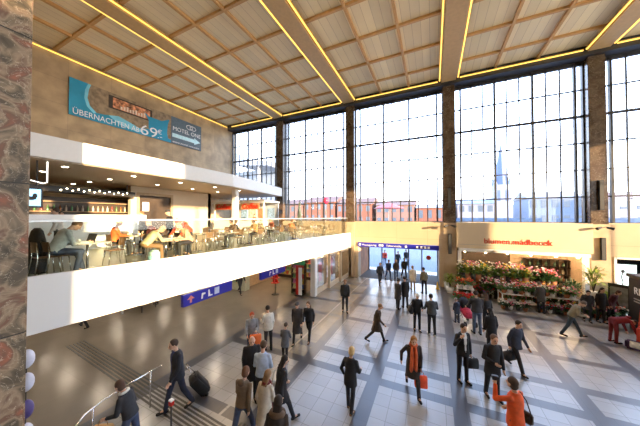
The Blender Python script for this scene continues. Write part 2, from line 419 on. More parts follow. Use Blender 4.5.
# downlights in the cafe ceiling
dl = emis('downlight_glow', (1, .85, .6), 14)
sp = BM()
D = None
for x in (-13.2, -15.4, -17.6, -19.6):
    for y in (1.8, 4.2, 6.6, 9.0, 11.4, 13.6):
        if x < -17.5 and y > 8.5: continue
        if D is None:
            D = thing('recessed_downlight', 'small round downlight recessed in the cafe ceiling', 'light', (x, y, 7.1), 0, 'downlights in the cafe ceiling')
            obj('ring', lathe(BM(), [(.13, -.012), (.13, 0)], n=16), M_WHITE, D); obj('lens', lathe(BM(), [(.09, -.02), (.09, -.012)], n=14), dl, D)
        else: copy_tree(D).location = (x, y, 7.1)
# warm light under the mezzanine
U = None
for x in (-9.6, -12.6, -15.6, -18.4):
    for y in (2, 5.2, 8.4, 11.4):
        if U is None:
            U = thing('square_ceiling_lamp', 'square lamp in the low ceiling under the mezzanine', 'light', (x, y, MB), 0, 'lamps under the mezzanine')
            obj('frame', bx(-.16, .16, -.16, .16, 0, .02), M_WHITE, U); obj('diffuser', bx(-.12, .12, -.12, .12, -.01, 0), emis('lamp_warm', (1, .84, .64), 70), U)
        else: copy_tree(U).location = (x, y, MB)

# -------- the banner on the left wall
def banner():
    x = XL + .1
    t = thing('hotel_banner', 'long blue and brown hotel advertising banner high on the stone wall', 'banner', (XL, 11.2, 11.5))
    def put(nm, y0, y1, z0, z1, m, d=0, poly=None):
        b = BM()
        pts = poly or [(y0, z0), (y1, z0), (y1, z1), (y0, z1)]
        a = [b.verts.new((x - .06 + (0 if not d else .06) , y, z)) for y, z in pts]; c = [b.verts.new((x + .004 * d + .002, y, z)) for y, z in pts]
        b.faces.new(a[::-1]); b.faces.new(c)
        for i in range(len(a)): b.faces.new((a[i], a[(i + 1) % len(a)], c[(i + 1) % len(a)], c[i]))
        bmesh.ops.recalc_face_normals(b, faces=b.faces[:])
        for v in b.verts: v.co -= Vector((XL, 11.2, 11.5))
        return obj(nm, b, m, t)
    brown = mat('banner_brown', (.3, .22, .13), .6, var=.35, scale=4); blue = mat('banner_blue', (.02, .3, .48), .5, var=.2, scale=.7); lblue = mat('banner_light_blue', (.2, .62, .78), .5, var=.15, scale=1)
    slate = mat('banner_slate', (.11, .16, .2), .5)
    put('backing', 6.6, 15.95, 11.5, 13.85, brown)
    put('blue_field', 0, 0, 0, 0, blue, 1, [(6.6, 11.5), (13.0, 11.5), (13.0, 11.75), (12.4, 11.9), (11.2, 12.1), (10.5, 11.95), (9.9, 12.15), (9.2, 12.35), (8.4, 12.15), (7.95, 12.1), (7.6, 12.45), (7.48, 12.9), (7.55, 13.5), (7.65, 13.85), (6.6, 13.85)])
    put('light_edge', 0, 0, 0, 0, lblue, 2, [(7.95, 12.1), (7.6, 12.45), (7.48, 12.9), (7.55, 13.5), (7.65, 13.85), (7.5, 13.85), (7.36, 13.4), (7.32, 12.85), (7.45, 12.35), (7.8, 12.0)])
    put('light_wave', 0, 0, 0, 0, lblue, 2, [(9.3, 11.75), (10.4, 11.6), (10.9, 11.75), (10.5, 11.95), (9.9, 12.15), (9.2, 12.35), (8.6, 12.2)])
    put('dark_picture', 8.6, 11.45, 12.75, 13.66, M_DARKBROWN, 2)
    pic = mat('picture_orange', (.55, .22, .1), .5, var=.9, scale=5); put('orange_picture', 8.85, 11.3, 12.85, 13.56, pic, 4)
    for i in range(9): put('white_figure', 9.3 + i * .19, 9.42 + i * .19, 12.88, 13.1 + (i % 3) * .06, mat('picture_cream', (.8, .65, .5), .5), 6)
    put('pillow', 0, 0, 0, 0, blue, 5, [(10.85, 13.35), (11.2, 13.1), (12.2, 13.1), (12.85, 13.45), (12.7, 12.9), (12.65, 12.2), (12.8, 11.6), (12.3, 11.62), (11.6, 11.75), (11.2, 12.2), (11.2, 12.8)])
    put('slate_field', 13.0, 15.95, 11.5, 13.85, slate, 3)
    put('arrow', 0, 0, 0, 0, mat('arrow_blue', (.6, .85, .92), .5), 5, [(13.1, 12.08), (15.2, 12.08), (15.2, 11.93), (15.85, 12.25), (15.2, 12.57), (15.2, 12.42), (13.1, 12.42)])
    def tx(body, y, z, size, w, m=M_PRINTWHITE):
        text_mesh('lettering', body, size, m, t, Matrix.Translation((-XL, -11.2, -11.5)) @ face_matrix((x + .03, y, z), (0, 1, 0), (0, 0, 1)), .004, 0, w)
    tx('ÜBERNACHTEN AB', 6.75, 11.62, .52, 3.75); tx('69', 10.55, 11.55, 1.1, 1.25); tx('€', 11.85, 11.95, .5, .35); tx('.-', 11.85, 11.6, .5, .35)
    tx('MOTEL ONE', 13.12, 12.68, .5, 2.7); tx('www.motel-one.com', 13.12, 11.6, .26, 2.6)
    b = BM()
    for cy in (14.7, 15.05):
        tube(b, [(x + .03, cy + .3 * math.cos(a), 13.38 + .19 * math.sin(a)) for a in [i * math.pi / 10 for i in range(21)]], .03, 6)
    for v in b.verts: v.co -= Vector((XL, 11.2, 11.5))
    obj('ring_logo', b, M_PRINTWHITE, t)
banner()

# -------- blue direction signs under the mezzanine
def direction_sign(y0, y1, x, z0, z1, label, arrow=True):
    t = thing('direction_sign', label, 'sign', (x, y0, z0), 0)
    L = y1 - y0; hh = z1 - z0
    obj('sign_box', rbox(-.07, .07, 0, L, 0, hh, .01), M_BLUE, t)
    obj('top_cap', bx(-.08, .08, -.01, L + .01, hh, hh + .025), M_GREY, t)
    for q in (.25, .75): obj('hanger', bx(-.025, .025, L * q - .03, L * q + .03, hh + .025, MB - z0 + .01), M_WHITE, t)
    fm = face_matrix((.072, 0, 0), (0, 1, 0), (0, 0, 1)); b = BM()
    red = mat('arrow_red', (.8, .25, .2), .5)
    def shape(pts, nm, m):
        b = BM(); v = [b.verts.new((.074, p[0], p[1])) for p in pts]; w = [b.verts.new((.07, p[0], p[1])) for p in pts]; b.faces.new(v); b.faces.new(w[::-1])
        for i in range(len(v)): b.faces.new((v[i], w[i], w[(i + 1) % len(v)], v[(i + 1) % len(v)]))
        obj(nm, b, m, t)
    c = hh / 2; s = hh * .3
    if arrow: shape([(.3 - .04, c - s), (.3 + .04, c - s), (.3 + .04, c), (.3 + .15, c), (.3, c + s), (.3 - .15, c), (.3 - .04, c)], 'arrow', red)
    for i, q in enumerate((.8, 1.15, 1.45)):
        if q > L - .3: break
        if i == 0: shape([(q - .07, c - s), (q, c - s), (q + .02, c), (q + .12, c + .02), (q + .12, c + .07), (q, c + .09), (q - .05, c + .07)], 'pictogram', M_PRINTWHITE)
        if i == 1: shape([(q - .1, c - s), (q + .1, c - s), (q + .1, c - s + .05), (q, c - s + .05), (q - .04, c + s), (q - .1, c + s)], 'pictogram', M_PRINTWHITE)
        if i == 2: shape([(q - .1, c - s), (q + .14, c - s), (q + .14, c + s), (q - .1, c + s)], 'pictogram', mat('pictogram_pale', (.6, .65, .8), .5))
direction_sign(5.65, 7.95, -8.15, 1.86, 2.3, 'blue hanging direction sign with red arrow under the mezzanine edge, nearer one')
direction_sign(10.6, 13.0, -8.7, 1.6, 2.03, 'blue hanging direction sign in front of the newsagent, the farther one', False)

# -------- entrance
def entrance():
    xa, xb = CX[1] + .72, CX[2] - .7
    t = thing('entrance_sign', 'long blue sign band above the station entrance opening', 'sign', (xa, YW - .05, 2.64))
    obj('sign_box', bx(0, xb - xa, -.02, .1, 0, .34), M_BLUE, t)
    mt = lambda x, z: face_matrix((x, -.03, z), (1, 0, 0), (0, 0, 1))
    for body, x, w in (('Ausgang', .35, 1.2), ('Felberstraße', 2.35, 1.1)): text_mesh('lettering', body, .2, M_PRINTWHITE, t, mt(x, .1), .003, 0, w)
    for x in (.1, 1.75, 1.95, 3.75, 4.55, 4.85, 5.1, 5.35): obj('pictogram', rbox(x, x + .15, -.028, -.02, .09, .25, .003, 1), M_PRINTWHITE, t)
    # vestibule
    yb = 23.2
    struct('wall_vestibule_left', bx(xa - .3, xa, YG + .3, yb, 0, 3.3), mat('terracotta_wall', (.42, .2, .1), .6, var=.3, scale=1.2))
    struct('wall_vestibule_right', bx(xb, xb + .3, YG + .3, yb, 0, 3.3), M_BEIGE); struct('ceiling_vestibule', bx(xa - .3, xb + .3, YG + .3, yb, 3.3, 3.5), M_BEIGE)
    struct('floor_mat', bx(xa, xb, YW + .3, yb, 0, .012), mat('entrance_mat', (.07, .065, .06), .8))
    b = BM()
    xs = [xa + .05, xa + 1.3, xa + 2.5, xa + 3.7, xa + 4.8, xb - .05]
    for x in xs: box(b, x - .05, x + .05, yb - .05, yb + .05, 0, 3.3)
    box(b, xa, xb, yb - .04, yb + .04, 2.35, 2.45); box(b, xa, xb, yb - .06, yb + .06, 3.15, 3.3)
    d = struct('door_2', b, mat('door_steel', (.12, .14, .16), .4))
    for a, c in ((0, 1), (3, 4), (4, 5)): obj('pane', bx(xs[a] + .05, xs[c] - .05, yb - .005, yb + .005, .05, 2.35), M_GLASS, d)
    o = obj('warning_disc', lathe(BM(), [(.2, 0), (.2, .01)], n=20), M_RED); o.rotation_euler = (R(90), 0, 0); o.location = (xs[4] + .55, yb - .02, 1.5); o.parent = d
entrance()

# -------- wall fixtures on the columns: slim vertical loudspeakers and lamp arms
LB = {1: 'second column from the right', 2: 'column right of the flower shop'}
for i, (x, z0, z1, lab) in enumerate(((CX[2], 2.45, 3.9, 'lower slim black loudspeaker on the column between entrance and flower shop'), (CX[2], 5.75, 7.2, 'upper slim black loudspeaker on the column between entrance and flower shop'),
                     (CX[3] + .05, 2.6, 3.9, 'lower slim black loudspeaker on the column right of the flower shop'), (CX[3] + .05, 5.5, 7.25, 'upper slim black loudspeaker on the column right of the flower shop'))):
    yy = YW - .08 if z1 < 5 else YW
    t = thing('column_loudspeaker', lab, 'loudspeaker', (x, yy, z0))
    obj('cabinet', rbox(-.11, .11, -.14, 0, 0, z1 - z0, .015), M_BLACK, t); obj('grille', bx(-.08, .08, -.15, -.139, .05, z1 - z0 - .05), mat('grille', (.05, .05, .05), .7), t)
for x, lab in ((CX[2], 'black wall spotlight on arm on the column left of the flower shop'), (CX[3], 'black wall spotlight on arm on the column right of the flower shop')):
    t = thing('wall_spotlight', lab, 'light', (x, YW - .08, 4.45))
    b = BM(); tube(b, [(0, 0, 0), (.1, -.3, .08), (.35, -.42, .02)], .02, 6); obj('arm', b, M_BLACK, t)
    for dx, a in ((-.35, -1), (.35, 1)):
        b = BM(); tube(b, [(dx * .3, -.3, .05), (dx, -.45, -.03)], [.05, .085], 10); obj('lamp_head', b, M_BLACK, t)

# -------- flower shop
def flower_shop():
    x0, x1 = CX[2] + .4, CX[3] - .4
    t = thing('shop_fascia', 'cream flower shop fascia board with red lettering', 'shop sign', (x0, YW - .3, 2.95))
    obj('fascia_board', rbox(0, x1 - x0, 0, .38, 0, 1.76, .02), mat('fascia_cream', (.62, .5, .33), .5, var=.03, scale=1), t)
    obj('seam', bx(.1, x1 - x0 - .1, -.006, 0, .24, .26), M_GREY, t)
    text_mesh('lettering', 'blumen.mádbecek', .5, mat('letter_red', (.6, .03, .01), .5), t, face_matrix((1.6, -.015, .38), (1, 0, 0), (0, 0, 1)), .015, 0, 3.5)
    f = BM()
    box(f, x0 + .15, x1 - .1, YW - .25, YW + .1, 2.72, 2.93); box(f, x0 + 2.2, x1 - 1.2, YW - .45, YW - .26, 2.74, 2.9)
    box(f, x0 + .1, x0 + .3, YW - .2, YW + .1, 0, 2.72); box(f, x1 - .35, x1 - .15, YW - .2, YW + .1, 0, 2.72)
    struct('trim_5', f, M_WHITE)
    yb = 22.3
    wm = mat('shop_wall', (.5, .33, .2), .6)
    struct('wall_shop_back', box(box(box(box(BM(), x0, 5.2, yb, yb + .2, 0, 3.4, 1), 5.2, x1, yb, yb + .2, 0, 3.4), x0 - .2, x0, YG + .3, yb, 0, 3.4, 1), x1, x1 + .2, YG + .3, yb, 0, 3.4), [wm, mat('shop_wall_shade', (.07, .045, .03), .6)])  # left part coloured dark to stand for shade in the shop interior
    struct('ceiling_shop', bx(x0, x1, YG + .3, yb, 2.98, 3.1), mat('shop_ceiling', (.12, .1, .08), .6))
    L = None
    for x in (2.2, 3.6, 5, 6.4, 7.8):
        for y in (20.7, 21.7):
            if L is None:
                L = thing('shop_lamp', 'warm round lamp in the flower shop ceiling', 'light', (x, y, 2.975), 0, 'flower shop ceiling lamps')
                obj('housing', lathe(BM(), [(.14, -.05), (.14, 0)], n=14), M_WHITE, L); obj('bulb', lathe(BM(), [(.08, -.08), (.11, -.05)], n=12), emis('shop_glow', (1, .7, .4), 130), L)
            else: copy_tree(L).location = (x, y, 2.975)
    for i, sx0 in enumerate((5.6, 6.5, 7.4)):
        t = thing('display_shelf', ['tall dark shelf with dividers at the back of the flower shop, left one', 'tall dark shelf with dividers at the back of the flower shop, middle one', 'tall dark shelf with dividers at the back of the flower shop, right one'][i], 'shelf', (sx0 + .35, yb - .4, 0))
        b = BM()
        for z in (.1, .6, 1.1, 1.6, 2.1): box(b, 0, .95, 0, .38, z, z + .04)
        for x in (0, .45, .91): box(b, x, x + .04, 0, .38, 0, 2.14)
        obj('shelf_frame', b, M_DARKBROWN, t)
    vase = None; k = 0
    for i in range(6):
        for z in (.64, 1.14, 1.64):
            c = rnd.choice([(.5, .1, .08), (.6, .5, .3), (.2, .3, .15)])
            v = obj('vase', lathe(BM(), [(.05, 0), (.08, .1), (.09, .16), (.04, .28), (.05, .3)], n=12), mat('vase_%d' % (k % 3), [(.5, .12, .08), (.65, .55, .38), (.18, .28, .16)][k % 3], .3), None, True); k += 1
            v.location = (5.84 + (i // 2) * .9 + (i % 2) * .45, yb - .2, z); tag(v, 'small vase standing on the dark shelves inside the flower shop', 'vase', 'vases on the flower shop shelves')
flower_shop()
L = None  # row of added fill lamps that brightens the front flower stands
for x in (2.0, 3.2, 4.4, 5.6, 6.8, 7.8):
    if L is None:
        L = thing('soffit_fill_lamp', 'small warm added fill lamp under the white soffit of the flower shop fascia', 'light', (x, YW - .12, 2.72), 0, 'added fill lamps under the flower shop soffit')
        obj('housing', lathe(BM(), [(.07, -.04), (.07, 0)], n=12), M_WHITE, L); obj('bulb', lathe(BM(), [(.05, -.07), (.06, -.04)], n=12), emis('soffit_fill_glow', (1, .75, .45), 160), L)
    else: copy_tree(L).location = (x, YW - .12, 2.72)

# -------- passage on the far right with lit poster and dark booth
def right_part():
    xa = CX[3] + .62
    f = BM(); box(f, xa - .06, xa + .04, YW - .02, YW + .3, 0, 2.8); box(f, xa, 13.5, YW - .02, YW + .3, 2.7, 2.8); struct('trim_6', f, M_WHITE)
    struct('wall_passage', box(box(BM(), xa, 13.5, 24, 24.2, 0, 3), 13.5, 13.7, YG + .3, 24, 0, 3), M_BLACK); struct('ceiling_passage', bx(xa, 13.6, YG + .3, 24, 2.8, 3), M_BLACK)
    t = thing('light_box_poster', 'lit white poster box with sketched figure in the dark passage', 'poster', (10.35, 21.95, .5))
    obj('frame', bx(-.05, 1.15, 0, .12, -.05, 1.65), M_BLACK, t); obj('lit_face', bx(0, 1.1, -.01, 0, 0, 1.6), emis('poster_white', (.8, .95, .9), 1.1), t)
    b = BM(); ell(b, (.5, -.02, 1.15), .09, .01, .11); tube(b, [(.5, -.02, 1.05), (.42, -.02, .8), (.5, -.02, .5), (.45, -.02, .2)], .025, 6); obj('drawn_figure', b, M_GREY, t)
    t = thing('display_board', 'black framed display board with grey poster beside the ticket machine', 'board', (8.3, 17.9, 0), R(-40))
    obj('frame', rbox(0, .75, -.03, .03, .3, 1.65, .01), M_BLACK, t); obj('poster_sheet', bx(.08, .67, -.036, -.03, .4, 1.5), mat('poster_grey', (.18, .19, .18), .6, var=.5, scale=4), t)
    for x in (.08, .67): obj('leg', bx(x - .02, x + .02, -.03, .03, 0, .3), M_BLACK, t)
    t = thing('dark_kiosk', 'tall black kiosk booth behind the red ticket machine', 'kiosk', (9.1, 15.2, 0))
    obj('body', rbox(-.95, 1.6, -.55, .95, 0, 2.35, .03), M_BLACK, t); obj('roof', rbox(-1.0, 1.65, -.6, 1.0, 2.35, 2.5, .02), M_DARKBROWN, t)
    text_mesh('lettering', 'RL', .45, M_PRINTWHITE, t, face_matrix((-.955, .6, 1.65), (0, -1, 0), (0, 0, 1)), .01)
    b = BM()
    for z in (1.3, 1.42): box(b, -.965, -.955, .1, .6, z, z + .05)
    obj('printed_lines', b, M_GREY, t)
    t = thing('ticket_machine', 'red ticket machine with screen at the right edge', 'ticket machine', (7.75, 13.35, 0), R(28))
    b = BM()
    prof = [(-.42, .12), (-.42, .75), (-.34, .85), (-.2, 1.75), (.35, 1.75), (.35, .12)]
    loft(b, [[Vector((x, y, z)) for x, z in prof] for y in (-.62, .62)]); bmesh.ops.recalc_face_normals(b, faces=b.faces[:]); bmesh.ops.bevel(b, geom=b.edges[:], offset=.02, segments=2, affect='EDGES'); obj('housing', b, mat('machine_red', (.62, .06, .03), .35), t)
    mz = face_matrix((-.295, 0, 1.18), (0, -1, 0), (.155, 0, 1))
    def pl(nm, x0, x1, z0, z1, m, d=.012):
        b = bx(x0, x1, z0, z1, 0, d); b.transform(mz); obj(nm, b, m, t)
    pl('screen', -.42, .02, .02, .36, emis('screen_glow', (.75, .5, .25), .8), .02); pl('screen_frame', -.47, .07, -.03, .41, M_DARKBROWN)
    pl('keypad', .15, .4, .1, .3, M_GREY, .02); pl('card_slot', .15, .42, -.18, -.1, M_PRINTWHITE, .02); pl('header', -.5, .5, .46, .56, M_PRINTWHITE)
    obj('coin_tray', rbox(-.47, -.40, -.3, .3, .45, .62, .01), M_PRINTWHITE, t); obj('plinth', bx(-.36, .3, -.56, .56, 0, .12), M_BLACK, t)
right_part()

# -------- newsagent under the mezzanine
def newsagent():
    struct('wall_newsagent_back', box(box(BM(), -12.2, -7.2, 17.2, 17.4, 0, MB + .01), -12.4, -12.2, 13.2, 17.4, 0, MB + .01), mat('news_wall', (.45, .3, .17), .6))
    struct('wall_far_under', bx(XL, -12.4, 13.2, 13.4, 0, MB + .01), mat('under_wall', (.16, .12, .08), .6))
    struct('trim_7', box(BM(), -12.2, -7.2, 13.3, 13.45, 2.2, MB + .01), M_DARKBROWN)
    # display windows along the edge, between the white column and the window wall
    b = BM(); y = 14.05
    ys = [14.05, 15.9, 17.75, 19.6]
    w = struct('window_10', box(BM(), 0, .01, 0, .01, 0, .01), M_WHITE); w.data.clear_geometry()
    f = BM()
    for y in ys: box(f, ex(y) - .16 + .02, ex(y) + .02, y - .06, y + .06, 0, MB)
    for a, c in zip(ys, ys[1:]):
        m = (a + c) / 2
        box(f, ex(a) - .08, ex(a) + .0, a, c, 0, .35) ; box(f, ex(a) - .08, ex(a) + .0, a, c, 2.3, MB)
    f.to_mesh(w.data); w.data.materials.clear(); w.data.materials.append(mat('shopfront_beige', (.6, .5, .36), .5))
    for a, c in zip(ys, ys[1:]): obj('pane', bx(ex(a) - .05, ex(a) - .04, a + .06, c - .06, .35, 2.3), M_GLASS, w)
    struct('wall_display_back', bx(-7.25, -7.2, 14.0, 19.7, 0, MB), mat('display_back', (.5, .36, .2), .6))
    for i, (y, c) in enumerate(((14.6, (.75, .7, .62)), (15.2, (.65, .12, .08)), (16.5, (.8, .75, .7)), (17.2, (.7, .2, .12)), (18.3, (.75, .7, .6)), (18.95, (.7, .55, .3)))):
        o = obj('shop_poster', rbox(-7.19, -7.17, -.25, .25, .6, 1.9 if i % 2 else 1.5, .004, 1), mat('poster_%d' % i, c, .5, var=.5, scale=6)); o.location.y = y
        tag(o, ['cream poster in the display window nearest the white column', 'red poster in the display window nearest the white column', 'cream poster in the middle display window', 'orange-red poster in the middle display window', 'cream poster in the display window by the window wall', 'ochre poster in the display window by the window wall'][i], 'poster')
    lamp = None
    for x in (-11.3, -9.9, -8.5):
        for y in (14.2, 16):
            if lamp is None:
                lamp = thing('shop_spot', 'round warm lamp in the newsagent ceiling', 'light', (x, y, MB), 0, 'newsagent ceiling lamps')
                obj('housing', lathe(BM(), [(.12, -.03), (.12, .01)], n=14), M_WHITE, lamp); obj('bulb', lathe(BM(), [(.08, -.045), (.09, -.03)], n=12), emis('news_glow', (1, .72, .42), 130), lamp)
            else: copy_tree(lamp).location = (x, y, MB)
    for y in (14.9, 16.8, 18.7):  # extra lamps added to brighten the display window posters
        o = copy_tree(lamp); o.location = (-6.95, y, MB); o['label'] = 'warm fill lamp added over the posters in the display windows'; o['group'] = 'added display window fill lamps'
    # racks with magazines: every magazine is its own thing
    cols = [(.6, .08, .05), (.7, .65, .55), (.1, .2, .4), (.65, .4, .08), (.15, .35, .15), (.5, .15, .3), (.75, .7, .3)]
    mg = [obj('magazine', bx(0, .2, 0, .012, 0, .27), mat('cover_%d' % i, c, .4, var=.5, scale=9)) for i, c in enumerate(cols)]
    used = [False] * len(mg); cn = ['red', 'cream', 'blue', 'orange', 'green', 'pink', 'yellow']
    def rack(x, y, rz, n, label, where, levels=5):
        t = thing('magazine_rack', label, 'rack', (x, y, 0), rz)
        w = n * .23 + .06
        obj('back_panel', bx(0, w, .3, .33, 0, 2.0), M_DARKBROWN, t)
        for z in range(levels): obj('shelf', bx(0, w, .02 + .0, .3, .3 + z * .34, .32 + z * .34), M_WOODL, t)
        for s in (0, w - .02): obj('side_panel', bx(s, s + .02, 0, .3, 0, 2.0), M_DARKBROWN, t)
        M = Matrix.Translation((x, y, 0)) @ Matrix.Rotation(rz, 4, 'Z')
        for z in range(levels):
            for i in range(n):
                k = rnd.randrange(len(mg)); o = mg[k] if not used[k] else mg[k].copy()
                if used[k]: COL.objects.link(o)
                used[k] = True
                o.matrix_world = M @ Matrix.Translation((.04 + i * .23, .14, .322 + z * .34)) @ Matrix.Rotation(R(-14), 4, 'X')
                tag(o, '%s magazine displayed on %s' % (cn[k], where), 'magazine', '%s magazines on %s' % (cn[k], where))
    rack(-12.15, 16.85, 0, 9, 'wide magazine rack at the back left of the newsagent', 'the back left rack')
    rack(-9.8, 16.85, 0, 9, 'wide magazine rack at the back right of the newsagent', 'the back right rack')
    rack(-8.65, 13.75, 0, 4, 'magazine rack beside the red banner in the newsagent front', 'the front rack')
    t = thing('clothes_stand', 'slim red and white advertising banner stand left of the white column', 'banner', (-7.9, 13.5, 0))
    obj('base', rbox(-.25, .25, -.18, .18, 0, .05, .01), M_BLACK, t); obj('red_panel', bx(-.24, -.04, -.02, .02, .05, 1.95), M_RED, t); obj('white_panel', bx(-.04, .2, -.02, .02, .05, 1.8), M_PRINTWHITE, t)
    t = thing('card_stand', 'red rotating card stand on the newsagent threshold', 'stand', (-9.45, 13.05, 0))
    b = BM(); tube(b, [(0, 0, .03), (0, 0, 1.5)], .025, 8); obj('pole', b, M_STEEL, t); obj('base', lathe(BM(), [(.25, 0), (.22, .04)], n=14), M_BLACK, t)
    b = BM()
    for z in (.75, 1.05, 1.35): box(b, -.2, .2, -.2, .2, z, z + .04); box(b, -.2, .2, -.01, .01, z, z + .22); box(b, -.01, .01, -.2, .2, z, z + .22)
    obj('card_holder', b, M_RED, t)
    o = thing('green_shop_sign', 'small green lit sign hanging left of the white column', 'sign', (-7.75, 13.2, 2.05))
    obj('sign_panel', rbox(-.4, .4, -.05, .05, 0, .3, .01), mat('sign_green', (.05, .35, .12), .4), o); obj('hanger', bx(-.02, .02, -.02, .02, .3, MB - 2.05), M_STEEL, o)
    t = thing('vending_cabinet', 'pale green and beige cabinet left of the newsagent', 'cabinet', (-12.4, 12.65, 0))
    obj('cabinet_body', rbox(-.7, .7, 0, .5, 0, 1.9, .02), mat('cabinet_beige', (.42, .42, .3), .5), t); obj('glass_door', bx(-.6, .3, -.012, 0, .5, 1.8), mat('cabinet_green', (.25, .35, .2), .3), t)
newsagent()

# -------- stair railing and tagged post near the camera, low left
t = thing('stair_railing', 'curved stainless steel stair handrail at the lower left', 'railing', (-6.5, 2.5, 0))
b = BM(); tube(b, [Vector(p) - Vector((-6.5, 2.5, 0)) for p in ((-5.9, 1.5, .0), (-6.2, 1.95, .6), (-6.42, 2.2, .9), (-6.6, 2.45, .97), (-6.75, 2.8, .97), (-6.85, 3.3, .95), (-6.9, 4.2, .95))], .022, 8); obj('handrail', b, M_CHROME, t, True)
for x, y in ((-6.68, 2.62), (-6.88, 3.9)):
    b = BM(); tube(b, [(x + 6.5, y - 2.5, 0), (x + 6.5, y - 2.5, .95)], .018, 8); obj('post', b, M_CHROME, t, True)
def zz():
    t = thing('barrier_post', 'thin barrier post with red and white tag in front of the suited man', 'post', (-5.27, 3.43, 0))
    b = BM(); tube(b, [(0, 0, .02), (0, 0, 1.0)], .018, 8); obj('pole', b, M_STEEL, t, True); obj('base', lathe(BM(), [(.14, 0), (.12, .02)], n=16), M_STEEL, t)
    obj('red_tag', rbox(-.05, .05, -.04, .04, .93, 1.02, .01), M_RED, t); obj('white_tag', rbox(-.05, .05, -.04, .04, 1.02, 1.06, .008), M_PRINTWHITE, t)
zz()
t = thing('lantern_garland', 'hanging garland of pale and violet lanterns beside the marble pier', 'garland', (-4.8, 1.2, 1.9))
b = BM(); tube(b, [(0, 0, 0), (0, 0, 1.45), (-.3, -.25, 1.5)], .006, 5); obj('cord', b, M_BLACK, t)
for z, c in ((.1, 1), (.4, 0), (.7, 1), (1.05, 0), (1.35, 0)):
    obj('paper_lantern', ell(BM(), (0, 0, z), .075, .075, .12), mat('lantern_violet' if c else 'lantern_white', (.06, .04, .16) if c else (.5, .5, .58), .6), t, True)

